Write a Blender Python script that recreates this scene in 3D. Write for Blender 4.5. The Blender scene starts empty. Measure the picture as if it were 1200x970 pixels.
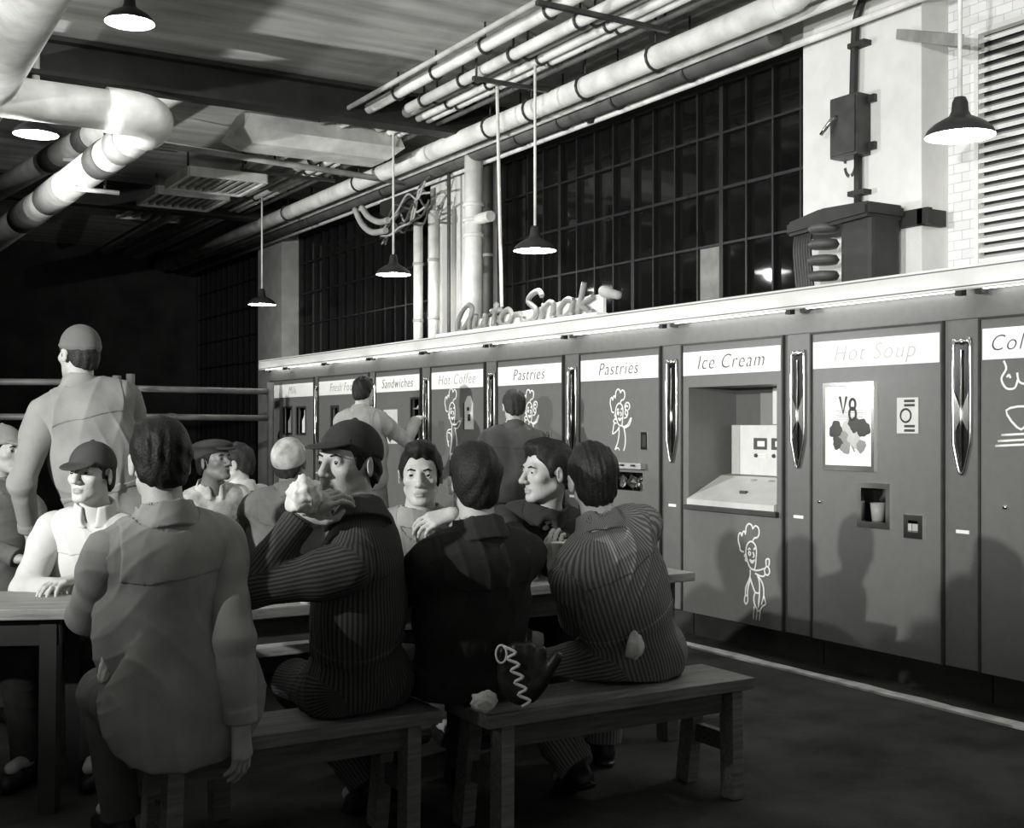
import bpy, bmesh, math, random
import numpy as np
from mathutils import Vector, Matrix
C = bpy.context.scene.collection
PI = math.pi
random.seed(7)
# ---------------------------------------------------------------- camera frame (metres; machines run along +Y)
F_PX, HZ, CAM_H = 1396.0, 497.0, 1.42
ANG = math.atan(848 / 1396)
SA, CA = math.sin(ANG), math.cos(ANG)
def at(x, y, X=None, Y=None, Z=None, D=None):
    """The place in the room that the photograph shows at (x, y), on the plane X, Y or Z or at depth D."""
    r = (x - 600) / F_PX; u = (HZ - y) / F_PX
    d = (SA + r * CA, CA - r * SA, u)
    t = X / d[0] if X is not None else Y / d[1] if Y is not None else (Z - CAM_H) / d[2] if Z is not None else D
    return Vector((d[0] * t, d[1] * t, CAM_H + d[2] * t))

# ---------------------------------------------------------------- materials
def mat(name, v, rough=.7, var=.12, scale=6., bump=0., bscale=90., metal=0., spec=.4, emit=0., stretch=(1, 1, 1), stripes=None, coat=0.):
    m = bpy.data.materials.new(name); m.use_nodes = True
    nt = m.node_tree; N = nt.nodes; L = nt.links
    b = N['Principled BSDF']
    b.inputs['Roughness'].default_value = rough
    b.inputs['Metallic'].default_value = metal
    b.inputs['Specular IOR Level'].default_value = spec
    b.inputs['Coat Weight'].default_value = coat
    tc = N.new('ShaderNodeTexCoord'); mp = N.new('ShaderNodeMapping'); mp.inputs['Scale'].default_value = stretch
    L.new(tc.outputs['Object'], mp.inputs['Vector'])
    nz = N.new('ShaderNodeTexNoise'); nz.inputs['Scale'].default_value = scale; nz.inputs['Detail'].default_value = 5
    L.new(mp.outputs['Vector'], nz.inputs['Vector'])
    rp = N.new('ShaderNodeValToRGB')
    lo, hi = v * (1 - var), min(1, v * (1 + var))
    rp.color_ramp.elements[0].position = .3; rp.color_ramp.elements[1].position = .7
    rp.color_ramp.elements[0].color = (lo, lo, lo * .95, 1); rp.color_ramp.elements[1].color = (hi, hi, hi * .95, 1)
    L.new(nz.outputs['Fac'], rp.inputs['Fac'])
    col = rp.outputs['Color']
    if stripes:
        period, dark, width = stripes
        n2 = N.new('ShaderNodeTexNoise'); n2.inputs['Scale'].default_value = 5; L.new(tc.outputs['Object'], n2.inputs['Vector'])
        a = N.new('ShaderNodeMath'); a.operation = 'MULTIPLY_ADD'; a.inputs[1].default_value = .03
        at_ = N.new('ShaderNodeAttribute'); at_.attribute_name = 'stripe_u'; a.inputs[1].default_value = .012
        L.new(n2.outputs['Fac'], a.inputs[0]); L.new(at_.outputs['Fac'], a.inputs[2])
        q = N.new('ShaderNodeMath'); q.operation = 'MULTIPLY'; q.inputs[1].default_value = 1 / period; L.new(a.outputs[0], q.inputs[0])
        fr = N.new('ShaderNodeMath'); fr.operation = 'FRACT'; L.new(q.outputs[0], fr.inputs[0])
        g = N.new('ShaderNodeMath'); g.operation = 'LESS_THAN'; g.inputs[1].default_value = width; L.new(fr.outputs[0], g.inputs[0])
        mx = N.new('ShaderNodeMix'); mx.data_type = 'RGBA'; L.new(g.outputs[0], mx.inputs['Factor'])
        L.new(col, mx.inputs['A']); mx.inputs['B'].default_value = (dark, dark, dark, 1)
        col = mx.outputs['Result']
    L.new(col, b.inputs['Base Color'])
    if bump:
        n3 = N.new('ShaderNodeTexNoise'); n3.inputs['Scale'].default_value = bscale; n3.inputs['Detail'].default_value = 4
        L.new(mp.outputs['Vector'], n3.inputs['Vector'])
        bp = N.new('ShaderNodeBump'); bp.inputs['Strength'].default_value = bump; bp.inputs['Distance'].default_value = .01
        L.new(n3.outputs['Fac'], bp.inputs['Height']); L.new(bp.outputs['Normal'], b.inputs['Normal'])
    if emit:
        b.inputs['Emission Color'].default_value = (1, 1, .98, 1); b.inputs['Emission Strength'].default_value = emit
    return m
M = {}

def mk(name, *a, **k):
    M[name] = mat(name, *a, **k); return M[name]
mk('floor_black', .045, .95, .45, 3., .3, 40., spec=.1)
mk('concrete', .42, .9, .35, 1.6, .3, 30., stretch=(.5, 3.2, 1))
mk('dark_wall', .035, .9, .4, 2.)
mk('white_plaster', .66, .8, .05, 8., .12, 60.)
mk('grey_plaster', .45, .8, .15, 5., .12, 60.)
mk('black_steel', .024, .6, .3, 5.)
mk('dark_steel', .05, .45, .3, 8., metal=.3)
mk('pipe_white', .74, .7, .22, 5., .12, 50.)
mk('pipe_grey', .42, .7, .25, 5., .12, 50.)
mk('pipe_dark', .09, .6, .3, 5.)
mk('band_dark', .14, .7, .3, 9.)
mk('machine_paint', .145, .33, .05, 20., .03, 160., spec=.5)
mk('machine_strip', .13, .35, .06, 20., .03, 160., spec=.5)
mk('machine_dark', .025, .5, .2)
mk('sign_white', .88, .35, .03, 10.)
mk('cornice_white', .9, .4, .03, 10.)
# milky front of the light valance: lit by the flash and from behind by its tubes
_m = M['cornice_white']; _n = _m.node_tree.nodes; _o = [x for x in _n if x.type == 'OUTPUT_MATERIAL'][0]
_t = _n.new('ShaderNodeBsdfTranslucent'); _t.inputs['Color'].default_value = (.9, .9, .9, 1); _x = _n.new('ShaderNodeMixShader'); _x.inputs[0].default_value = .35
_m.node_tree.links.new(_n['Principled BSDF'].outputs[0], _x.inputs[1]); _m.node_tree.links.new(_t.outputs[0], _x.inputs[2]); _m.node_tree.links.new(_x.outputs[0], _o.inputs['Surface'])
mk('groove_grey', .14, .5, .1)
mk('letter_dark', .05, .5, .1)
mk('letter_pale', .3, .5, .1)
mk('letter_grey', .24, .45, .1)
mk('line_white', .85, .5, .03)
mk('chrome', .8, .14, .05, metal=1.)
mk('black_gloss', .006, .2, .1)
mk('cream_enamel', .62, .35, .06, 12.)
mk('wood_bench', .17, .6, .35, 5., .25, 30., stretch=(1.2, 14, 14))
mk('wood', .34, .6, .35, 5., .25, 30., stretch=(1.2, 14, 14))
mk('wood_dark', .11, .6, .35, 5., .25, 30., stretch=(1.2, 14, 14))
mk('wood_shaded', .025, .7, .3, 5.)  # leg wood darkened: shade under the left table put into the colour
mk('wood_pale', .6, .7, .35, 9., .3, 40.)
mk('glass_dark', .006, .06, .3, 2., spec=.5)
mk('glass_pale', .2, .25, .2, 9.)
mk('mullion', .008, .5, .4, 7.)
mk('shade_outside', .035, .4, .3, 9.)
mk('enamel_white', .85, .4, .03)
mk('bulb', .9, .4, 0, emit=40.)
mk('tube_lit', .9, .4, 0, emit=8.)
mk('metal_grey', .42, .45, .2, 6., metal=.3)
mk('rail_paint', .13, .5, .25, 6.)
mk('paper', .88, .7, .05, 12., .15, 60.)
mk('leather_black', .02, .4, .3, 12., .2, 60.)
mk('lace', .8, .7, .1)
mk('rag_white', .72, .9, .15, 14., .3, 70.)
mk('tint_mid', .3, .5, .1); mk('tint_light', .55, .5, .1); mk('tint_dark', .07, .5, .1)

# ---------------------------------------------------------------- mesh helpers
WM = {}

def add_box(bm, lo, hi, bev=0.):
    lo, hi = Vector(lo), Vector(hi)
    v = [bm.verts.new((x, y, z)) for x in (lo.x, hi.x) for y in (lo.y, hi.y) for z in (lo.z, hi.z)]
    fs = [bm.faces.new([v[i] for i in q]) for q in ((0, 1, 3, 2), (4, 6, 7, 5), (0, 4, 5, 1), (2, 3, 7, 6), (0, 2, 6, 4), (1, 5, 7, 3))]
    if bev:
        bmesh.ops.bevel(bm, geom=list({e for f in fs for e in f.edges}), offset=bev, segments=2, affect='EDGES', profile=.6)
    return v
def box(lo, hi, bev=0.):
    bm = bmesh.new(); add_box(bm, lo, hi, bev); return bm
def add_beam(bm, a, b, w, h, up=(0, 0, 1)):
    a, b = Vector(a), Vector(b); d = (b - a).normalized(); u = Vector(up)
    s = d.cross(u).normalized(); u = s.cross(d)
    vs = [bm.verts.new(p + s * (i * w / 2) + u * (j * h / 2)) for p in (a, b) for i, j in ((-1, -1), (1, -1), (1, 1), (-1, 1))]
    for q in ((3, 2, 1, 0), (4, 5, 6, 7), (0, 1, 5, 4), (1, 2, 6, 5), (2, 3, 7, 6), (3, 0, 4, 7)):
        bm.faces.new([vs[i] for i in q])
def beam(a, b, w, h, up=(0, 0, 1)):
    bm = bmesh.new(); add_beam(bm, a, b, w, h, up); return bm
def smooth_path(pts, k=6, closed=False):
    P = [Vector(p) for p in pts]; n = len(P); out = []
    rng = range(n) if closed else range(n - 1)
    for i in rng:
        g = lambda j: P[j % n] if closed else P[max(0, min(n - 1, j))]
        a, b, c, d = g(i - 1), g(i), g(i + 1), g(i + 2)
        for s in range(k):
            t = s / k
            out.append(.5 * ((2 * b) + (c - a) * t + (2 * a - 5 * b + 4 * c - d) * t * t + (3 * b - a - 3 * c + d) * t ** 3))
    if not closed: out.append(P[-1])
    return out
def add_tube(bm, pts, r, n=10, closed=False, flat=None):
    """A round tube along pts; flat = (normal, factor) squashes it along a direction."""
    P = [Vector(p) for p in pts]; m = len(P); rings = []
    prev = None
    for i in range(m):
        if closed: t = P[(i + 1) % m] - P[i - 1]
        else: t = P[min(m - 1, i + 1)] - P[max(0, i - 1)]
        t.normalize()
        if prev is None:
            u = t.orthogonal().normalized()
        else:
            u = (prev - t * prev.dot(t)); u = u.normalized() if u.length > 1e-6 else t.orthogonal().normalized()
        prev = u; w = t.cross(u)
        rr = r[i] if isinstance(r, (list, tuple)) else r
        ring = []
        for k in range(n):
            a = 2 * PI * k / n
            o = (u * math.cos(a) + w * math.sin(a)) * rr
            if flat:
                nn = Vector(flat[0]); o -= nn * (o.dot(nn) * (1 - flat[1]))
            ring.append(bm.verts.new(P[i] + o))
        rings.append(ring)
    for i in range(m if closed else m - 1):
        a, b = rings[i], rings[(i + 1) % m]
        for k in range(n):
            f = bm.faces.new((a[k], a[(k + 1) % n], b[(k + 1) % n], b[k])); f.smooth = True
    if not closed:
        bm.faces.new(rings[0][::-1]); bm.faces.new(rings[-1])
def tube(pts, r, n=10, closed=False, flat=None):
    bm = bmesh.new(); add_tube(bm, pts, r, n, closed, flat); return bm
def add_lathe(bm, prof, c=(0, 0, 0), n=28, smooth=True):
    c = Vector(c); rings = []
    for r, z in prof:
        rings.append([bm.verts.new(c + Vector((r * math.cos(2 * PI * k / n), r * math.sin(2 * PI * k / n), z))) for k in range(n)] if r > 1e-5 else [bm.verts.new(c + Vector((0, 0, z)))])
    for a, b in zip(rings, rings[1:]):
        for k in range(n):
            k2 = (k + 1) % n
            vs = [a[k % len(a)], a[k2 % len(a)], b[k2 % len(b)], b[k % len(b)]]
            u = list(dict.fromkeys(vs))
            if len(u) > 2:
                f = bm.faces.new(u); f.smooth = smooth
def lathe(prof, c=(0, 0, 0), n=28):
    bm = bmesh.new(); add_lathe(bm, prof, c, n); return bm
def add_prism(bm, poly, off):
    """poly: 3-D points of a flat outline; off: extrusion vector."""
    a = [bm.verts.new(Vector(p)) for p in poly]; b = [bm.verts.new(Vector(p) + Vector(off)) for p in poly]
    n = len(a)
    try:
        bm.faces.new(a[::-1]); bm.faces.new(b)
    except ValueError: pass
    for i in range(n): bm.faces.new((a[i], a[(i + 1) % n], b[(i + 1) % n], b[i]))
def prism(poly, off):
    bm = bmesh.new(); add_prism(bm, poly, off); return bm
def tag(o, label=None, cat=None, group=None, kind=None):
    if label: o['label'] = label
    if cat: o['category'] = cat
    if group: o['group'] = group
    if kind: o['kind'] = kind
    return o
def link(name, me, m, parent=None, matrix=None):
    o = bpy.data.objects.new(name, me); C.objects.link(o)
    if m is not None and me is not None:
        for x in (m if isinstance(m, (list, tuple)) else [m]): me.materials.append(x if not isinstance(x, str) else M[x])
    if parent is not None: o.parent = parent
    return o
def obj(name, bm, m, parent=None, label=None):
    """bm is given in room coordinates; the object's origin goes to its base (or its parent's)."""
    bmesh.ops.recalc_face_normals(bm, faces=bm.faces[:])
    if parent is None:
        xs = [v.co for v in bm.verts]
        c = Vector(((min(v.x for v in xs) + max(v.x for v in xs)) / 2, (min(v.y for v in xs) + max(v.y for v in xs)) / 2, min(v.z for v in xs)))
        W = Matrix.Translation(c)
    else: W = WM[parent.name]
    bm.transform(W.inverted())
    me = bpy.data.meshes.new(name); bm.to_mesh(me); bm.free()
    o = link(name, me, m, parent)
    if parent is None: o.matrix_world = W
    WM[o.name] = W
    if label: o['label'] = label
    return o
def thing(name, label, cat, loc=(0, 0, 0), rz=0., group=None):
    o = bpy.data.objects.new(name, None); C.objects.link(o)
    o.empty_display_size = .1
    o.location = loc; o.rotation_euler = (0, 0, rz)
    WM[o.name] = Matrix.Translation(Vector(loc)) @ Matrix.Rotation(rz, 4, 'Z')
    return tag(o, label, cat, group)
def struct(name, bm, m, parent=None):
    o = obj(name, bm, m, parent)
    if parent is None: o['kind'] = 'structure'
    return o
def copy_tree(o, parent=None):
    c = o.copy(); C.objects.link(c); c.parent = parent
    WM[c.name] = WM.get(o.name, Matrix())
    for ch in [x for x in bpy.data.objects if x.parent == o]: copy_tree(ch, c)
    return c
# ================================================================ the room
WX = 6.2            # window wall
PX = 5.95           # front of the pillars
CEIL = 4.46
FARY = 21.0
struct('floor', box((-9, -4, -.1), (7, FARY, 0)), 'floor_black')
bm = box((-9, -4, CEIL), (7, FARY, CEIL + .2))
struct('ceiling', bm, 'concrete')
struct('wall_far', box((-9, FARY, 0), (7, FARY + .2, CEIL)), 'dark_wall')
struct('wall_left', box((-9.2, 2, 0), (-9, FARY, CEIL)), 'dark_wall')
# wall with the windows: piers, sill wall and head wall
brick = bpy.data.materials.new('white_brick'); brick.use_nodes = True
nt = brick.node_tree; b = nt.nodes['Principled BSDF']; b.inputs['Roughness'].default_value = .75
tc = nt.nodes.new('ShaderNodeTexCoord'); mp = nt.nodes.new('ShaderNodeMapping'); mp.inputs['Rotation'].default_value = (0, PI / 2, 0)
sx = nt.nodes.new('ShaderNodeSeparateXYZ'); cx = nt.nodes.new('ShaderNodeCombineXYZ')
nt.links.new(tc.outputs['Object'], sx.inputs[0]); nt.links.new(sx.outputs['Y'], cx.inputs['X']); nt.links.new(sx.outputs['Z'], cx.inputs['Y'])
bt = nt.nodes.new('ShaderNodeTexBrick'); nt.links.new(cx.outputs[0], bt.inputs['Vector'])
bt.inputs['Scale'].default_value = 4.2; bt.inputs['Mortar Size'].default_value = .012
bt.inputs['Color1'].default_value = (.8, .8, .79, 1); bt.inputs['Color2'].default_value = (.72, .72, .71, 1); bt.inputs['Mortar'].default_value = (.55, .55, .54, 1)
nt.links.new(bt.outputs['Color'], b.inputs['Base Color'])
bp = nt.nodes.new('ShaderNodeBump'); bp.inputs['Strength'].default_value = .5; bp.inputs['Distance'].default_value = .01; bp.invert = True
nt.links.new(bt.outputs['Fac'], bp.inputs['Height']); nt.links.new(bp.outputs['Normal'], b.inputs['Normal'])
struct('wall_right', box((WX, -1.0, 0), (WX + .2, 5.7, CEIL)), brick)
struct('wall_back_right', box((WX, 5.7, 0), (WX + .2, FARY, 1.1)), 'dark_wall')
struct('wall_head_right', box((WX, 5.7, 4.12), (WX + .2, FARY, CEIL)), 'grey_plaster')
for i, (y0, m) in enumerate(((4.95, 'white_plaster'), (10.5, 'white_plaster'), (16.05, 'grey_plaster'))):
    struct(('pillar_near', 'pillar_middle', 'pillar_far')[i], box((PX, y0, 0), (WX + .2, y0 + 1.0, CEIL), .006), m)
# steel sash windows between the pillars
def sash(n, y0, y1, npan):
    z0, z1 = 1.1, 4.12
    w = struct('window_%d' % n, box((WX + .05, y0, z0), (WX + .06, y1, z1)), 'glass_dark')
    fr = bmesh.new()
    for a, b_ in (((WX + .0, y0, z0), (WX + .05, y0 + .05, z1)), ((WX, y1 - .05, z0), (WX + .05, y1, z1)), ((WX, y0, z0), (WX + .05, y1, z0 + .05)), ((WX, y0, z1 - .05), (WX + .05, y1, z1))):
        add_box(fr, a, b_)
    obj('window_frame', fr, 'black_steel', w)
    mu = bmesh.new(); s = (y1 - y0) / npan
    for k in range(1, npan):
        t = .022 if k % 4 == 0 else .009
        add_box(mu, (WX + .01, y0 + k * s - t, z0), (WX + .049, y0 + k * s + t, z1))
    rows = 7; hz = (z1 - z0) / rows
    for k in range(1, rows):
        t = .012 if k % 2 else .009
        add_box(mu, (WX + .012, y0, z0 + k * hz - t), (WX + .049, y1, z0 + k * hz + t))
    obj('muntin', mu, 'mullion', w)
    return w, s, hz
w1, ps, ph = sash(1, 5.95, 10.5, 16)
k = int((at(822, 305, X=WX).y - 5.95) / ps)
r = int((at(822, 305, X=WX).z - 1.1) / ph)
obj('pane', box((WX + .03, 5.95 + k * ps + .012, 1.1 + r * ph + .012), (WX + .048, 5.95 + (k + 1) * ps - .012, 1.1 + (r + 1) * ph - .012)), 'glass_pale', w1, 'pale replaced pane')
sash(2, 11.5, 16.05, 16)
sash(3, 17.05, FARY, 14)
# girder across the ceiling
g = bmesh.new()
add_box(g, (-8.9, 9.80, 4.42), (PX, 10.02, 4.459)); add_box(g, (-8.9, 9.80, 4.14), (PX, 10.02, 4.175)); add_box(g, (-8.9, 9.90, 4.175), (PX, 9.925, 4.42))
struct('beam_girder', g, 'black_steel')
g = bmesh.new()
add_box(g, (-8.9, 15.3, 4.42), (PX, 15.52, 4.459)); add_box(g, (-8.9, 15.3, 4.14), (PX, 15.52, 4.175)); add_box(g, (-8.9, 15.4, 4.175), (PX, 15.425, 4.42))
struct('beam_girder_far', g, 'black_steel')
# pale worn strip let into the floor in front of the machines
st = bmesh.new(); n = 60; prev = None
ys = [3.0 + 11.4 * i / n for i in range(n + 1)]
for i, y in enumerate(ys):
    e0, e1 = random.uniform(-.008, .008), random.uniform(-.012, .012)
    cur = [st.verts.new((4.90 + e0, y, .0)), st.verts.new((4.90 + e0, y, .012)), st.verts.new((4.985 + e1, y, .012)), st.verts.new((4.985 + e1, y, .0))]
    if prev:
        for q in range(3): st.faces.new((prev[q], prev[q + 1], cur[q + 1], cur[q]))
    prev = cur
struct('trim_1', st, 'wood_pale')

# ---------------------------------------------------------------- louvred radiator screen at right
y0, y1 = 2.6, at(1150, 180, X=WX).y
lv = thing('louver_screen', 'white horizontal louvre screen in the brick wall behind the right lamp', 'louvre', (WX - .03, (y0 + y1) / 2, 2.0))
obj('backing', box((WX - .012, y0, 2.0), (WX - .002, y1, 3.8)), 'machine_dark', lv)
fr = bmesh.new()
add_box(fr, (WX - .07, y1 - .03, 2.0), (WX - .005, y1, 3.8)); add_box(fr, (WX - .07, y0, 3.77), (WX - .005, y1 - .03, 3.8))
obj('frame', fr, 'white_plaster', lv)
for i in range(29):
    z = 2.03 + i * .06
    obj('slat', prism([(WX - .065, y0, z), (WX - .015, y0, z + .036), (WX - .015, y0, z + .052), (WX - .065, y0, z + .026)], (0, y1 - .03 - y0, 0)), 'white_plaster', lv)

# ---------------------------------------------------------------- electrical things on the near pillar
a, b_ = at(989, 120, X=PX), at(1021, 182, X=PX)
sw = thing('switch_box', 'grey disconnect switch box with side lever on the white pillar', 'switch box', (PX, (a.y + b_.y) / 2, b_.z))
y0, y1, z0, z1 = b_.y, a.y, b_.z, a.z
obj('case', box((PX - .13, y0, z0), (PX - .002, y1, z1), .008), 'dark_steel', sw)
obj('door', box((PX - .142, y0 + .012, z0 + .015), (PX - .13, y1 - .012, z1 - .015), .004), 'dark_steel', sw)
lev = bmesh.new(); add_tube(lev, [(PX - .14, y1 - .07, z1 - .13), (PX - .17, y1 - .05, z1 - .15), (PX - .2, y1 + .01, z1 - .24)], .014)
obj('lever', lev, 'chrome', sw, 'bright lever')
for zz in (z0 + .03, z1 - .06):
    obj('lug', box((PX - .03, y0 - .05, zz), (PX - .002, y0, zz + .05)), 'dark_steel', sw)
yc = (y0 + y1) / 2 - .02
cd = thing('switch_conduit', 'black conduit running down the white pillar through the switch box', 'conduit', (PX - .03, yc, 2.6))
obj('upper_pipe', tube(smooth_path([(PX - .04, yc + .02, z1), (PX - .04, yc, z1 + .45), (PX - .04, yc - .05, z1 + .6), (PX - .05, yc - .06, CEIL - .25), (PX - .2, yc - .06, CEIL - .02)], 6), .026), 'black_steel', cd)
obj('lower_pipe', tube([(PX - .04, yc - .02, z0), (PX - .04, yc - .02, at(1005, 247, X=PX).z)], .026), 'black_steel', cd)
for py in (55, 228):
    p = at(1008, py, X=PX); obj('strap', box((PX - .072, yc - .10, p.z - .014), (PX - .002, yc + .04, p.z + .018)), 'black_steel', cd)
# stencilled 0 on the pillar
p = at(996.5, 193, X=PX)
ring = []
for s_ in range(4):
    seg = [(PX - .002, p.y + .045 * math.cos(t), p.z + .075 * math.sin(t)) for t in np.linspace(s_ * PI / 2 + .2, s_ * PI / 2 + PI / 2 - .2, 7)]
    ring.append(seg)
bm = bmesh.new()
for s_ in ring: add_tube(bm, s_, .012, 6, flat=((1, 0, 0), .2))
tag(obj('stencil_number', bm, 'letter_dark'), 'stencilled black 0 on the white pillar below the switch box', 'number')
# rubber-covered machinery on top of the machines in front of the pillar
ya, yb = at(947, 290, X=5.75).y, at(1044, 290, X=5.75).y
mt = thing('pump_motor', 'black cable-wrapped pump motor standing on the machines by the white pillar', 'motor', (5.7, (ya + yb) / 2, 2.12))
zt = at(1000, 248, X=5.75).z
w_ = ya - yb
obj('body', box((5.62, yb + w_ * .05, 2.12), (5.88, yb + w_ * .42, zt - .02), .03), 'black_steel', mt)
bm = bmesh.new()
for i in range(6):
    zz = 2.16 + i * (zt - 2.26) / 5
    add_lathe(bm, [(.0, -.028), (.085, -.026), (.1, 0), (.085, .026), (0, .028)], (5.62, yb + w_ * .62, zz), 18)
obj('coil', bm, 'tint_dark', mt, 'lumpy lagged coil')
bm = bmesh.new()
for i in range(7):
    yy = yb + w_ * (.78 + .033 * i)
    add_tube(bm, smooth_path([(5.64, yy, zt - .06), (5.62, yy + .008, zt - .2), (5.63, yy - .012, 2.25), (5.64, yy + .015, 2.12)], 4), .013, 6)
obj('cable', bm, 'leather_black', mt)
bm = bmesh.new()
add_prism(bm, [(5.56, yb + w_ * .02, zt - .08), (5.56, ya + .02, zt - .12), (5.56, ya + .02, zt - .03), (5.56, yb + w_ * .6, zt + .02), (5.56, yb + w_ * .02, zt + .01)], (.34, 0, 0))
bmesh.ops.bevel(bm, geom=bm.edges[:], offset=.02, segments=2, affect='EDGES')
obj('cover', bm, 'black_steel', mt)
p0, p1, p2 = at(1045, 262, X=PX - .02), at(1086, 252, X=PX - .02), Vector((PX + .12, 4.93, 0))
bm = bmesh.new()
add_box(bm, (PX - .05, p1.y - .03, p1.z - .055), (PX - .003, p0.y + .06, p1.z + .045), .004)
add_box(bm, (PX - .05, 4.90, p1.z - .055), (PX + .17, 4.947, p1.z + .045), .004)
tag(obj('wall_bracket', bm, 'black_steel'), 'black strap wrapped round the corner of the white pillar', 'bracket')
# ================================================================ the row of vending machines
FX = 5.13            # plane of the door fronts
def fr_(px, py, X=FX):
    p = at(px, py, X=X); return p.y, p.z
def rect(px0, py0, px1, py1):
    """y0, y1, z0, z1 on the machine front of an upright rectangle."""
    ya, za = fr_(px0, py0); yb, zb = fr_(px1, py1); return yb, ya, zb, za
def text_mesh(body, size, shear=.28, ext=.0015, off=0., spacing=1.1):
    cu = bpy.data.curves.new('lettering', 'FONT'); cu.body = body; cu.size = size; cu.shear = shear; cu.extrude = ext; cu.offset = off
    cu.align_x = 'CENTER'; cu.align_y = 'CENTER'; cu.space_character = spacing; cu.resolution_u = 4
    o = bpy.data.objects.new('tmp', cu); C.objects.link(o)
    me = bpy.data.meshes.new_from_object(o.evaluated_get(bpy.context.evaluated_depsgraph_get()))
    bpy.data.objects.remove(o)
    bm = bmesh.new(); bm.from_mesh(me); bpy.data.meshes.remove(me); return bm
ON_FRONT = Matrix(((0, 0, -1, 0), (-1, 0, 0, 0), (0, 1, 0, 0), (0, 0, 0, 1)))     # text x -> -Y, text y -> Z, normal -> -X
def on_front(bm, X, y, z, sx=1.):
    bm.transform(Matrix.Translation((X, y, z)) @ ON_FRONT @ Matrix.Diagonal((sx, 1, 1, 1))); return bm
def holed_panel(x0, x1, y0, y1, z0, z1, holes):
    """a slab with rectangular openings, as one mesh on a grid of strips"""
    ys = sorted({y0, y1, *[h[0] for h in holes], *[h[1] for h in holes]}); zs = sorted({z0, z1, *[h[2] for h in holes], *[h[3] for h in holes]})
    bm = bmesh.new()
    for a, b in zip(ys, ys[1:]):
        for c, d in zip(zs, zs[1:]):
            my, mz = (a + b) / 2, (c + d) / 2
            if any(h[0] < my < h[1] and h[2] < mz < h[3] for h in holes): continue
            add_box(bm, (x0, a, c), (x1, b, d))
    bmesh.ops.remove_doubles(bm, verts=bm.verts[:], dist=1e-5)
    # drop faces shared by two neighbouring cells
    seen = {}
    for f in bm.faces: seen.setdefault(tuple(sorted(v.index for v in f.verts)), []).append(f)
    bm.verts.index_update(); seen = {}
    for f in bm.faces: seen.setdefault(tuple(sorted(v.index for v in f.verts)), []).append(f)
    bmesh.ops.delete(bm, geom=[f for fs in seen.values() if len(fs) > 1 for f in fs], context='FACES')
    return bm
def drawing(lines, y, z, s, r=.0065, mirror=1):
    """white painted outline: lines in drawing units (x right, y down)"""
    bm = bmesh.new()
    for ln in lines:
        closed = ln[0] == ln[-1] and len(ln) > 3
        pts = [(FX - .003, y - mirror * a * s, z - b * s) for a, b in (ln[:-1] if closed else ln)]
        add_tube(bm, smooth_path(pts, 4, closed), r, 6, closed, flat=((1, 0, 0), .45))
    return bm
CHEF_HEAD = [
    [(-2.6, 4.2), (-3.6, 4.0), (-3.9, 3.0), (-4.3, 2.0), (-4.2, .7), (-3.6, .2), (-3.2, .9), (-2.9, .1), (-2.4, -.2), (-2.0, .5)],
    [(-2.0, .2), (-1.8, -1.2), (-1.0, -1.9), (-.1, -1.6), (.2, -.9), (.9, -1.6), (1.9, -1.2), (2.1, -.1), (1.6, .8), (.7, 1.0), (.2, 1.6)],
    [(-1.9, 3.6), (-1.4, 2.4), (-.4, 1.8), (.7, 2.2), (1.3, 3.4), (1.2, 5.4), (.9, 7.2), (.3, 7.7), (-.8, 7.2), (-1.5, 5.9), (-1.9, 4.6), (-1.9, 3.6)],
    [(-1.3, 3.7), (-.9, 3.3), (-.5, 3.6)], [(.5, 3.5), (.8, 3.1), (1.1, 3.3)],
    [(-1.2, 4.3), (-.8, 4.0), (-.5, 4.4), (-.8, 4.8), (-1.2, 4.3)],
    [(.2, 4.0), (.6, 4.7), (.2, 5.1)], [(-.7, 5.7), (0, 6.3), (.7, 5.6), (.1, 5.9), (-.7, 5.7)],
    [(-2.0, 4.6), (-2.4, 5.0), (-1.9, 5.3), (-2.1, 5.9), (-1.5, 6.1)]]
CHEF_POINT = CHEF_HEAD + [
    [(-.6, 7.8), (-.7, 9.4), (-1.9, 11.6), (-2.1, 13.4)], [(-.5, 9.8), (-1.3, 11.8), (-1.4, 13.6)],
    [(-2.1, 13.4), (-2.4, 14.6), (-1.9, 15.2), (-1.4, 14.6), (-1.4, 13.6), (-2.1, 13.4)],
    [(.6, 7.8), (2.2, 7.6), (3.6, 7.1)], [(.9, 8.4), (2.6, 8.8), (3.8, 8.5), (3.6, 7.1)],
    [(3.7, 7.4), (4.3, 6.6), (5.0, 6.9), (5.2, 7.8), (4.6, 8.4), (3.9, 8.2)], [(4.2, 6.4), (4.2, 5.2), (5.1, 5.1), (5.0, 6.5)],
    [(-.7, 9.4), (.2, 11.2), (1.0, 12.4), (2.0, 12.4)], [(1.6, 8.7), (2.2, 10.2), (2.2, 12.6), (1.9, 15.6)],
    [(1.8, 8.8), (3.2, 10.4), (3.5, 12.6), (2.8, 14.8)], [(3.5, 12.8), (4.1, 14.4), (3.2, 15.0), (2.0, 16.2), (.8, 15.0), (.5, 13.6), (.9, 12.5)],
    [(.6, 15.4), (.3, 18.2)], [(1.5, 16.2), (1.2, 18.2)], [(2.4, 16.0), (2.1, 18.2)]]
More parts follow.
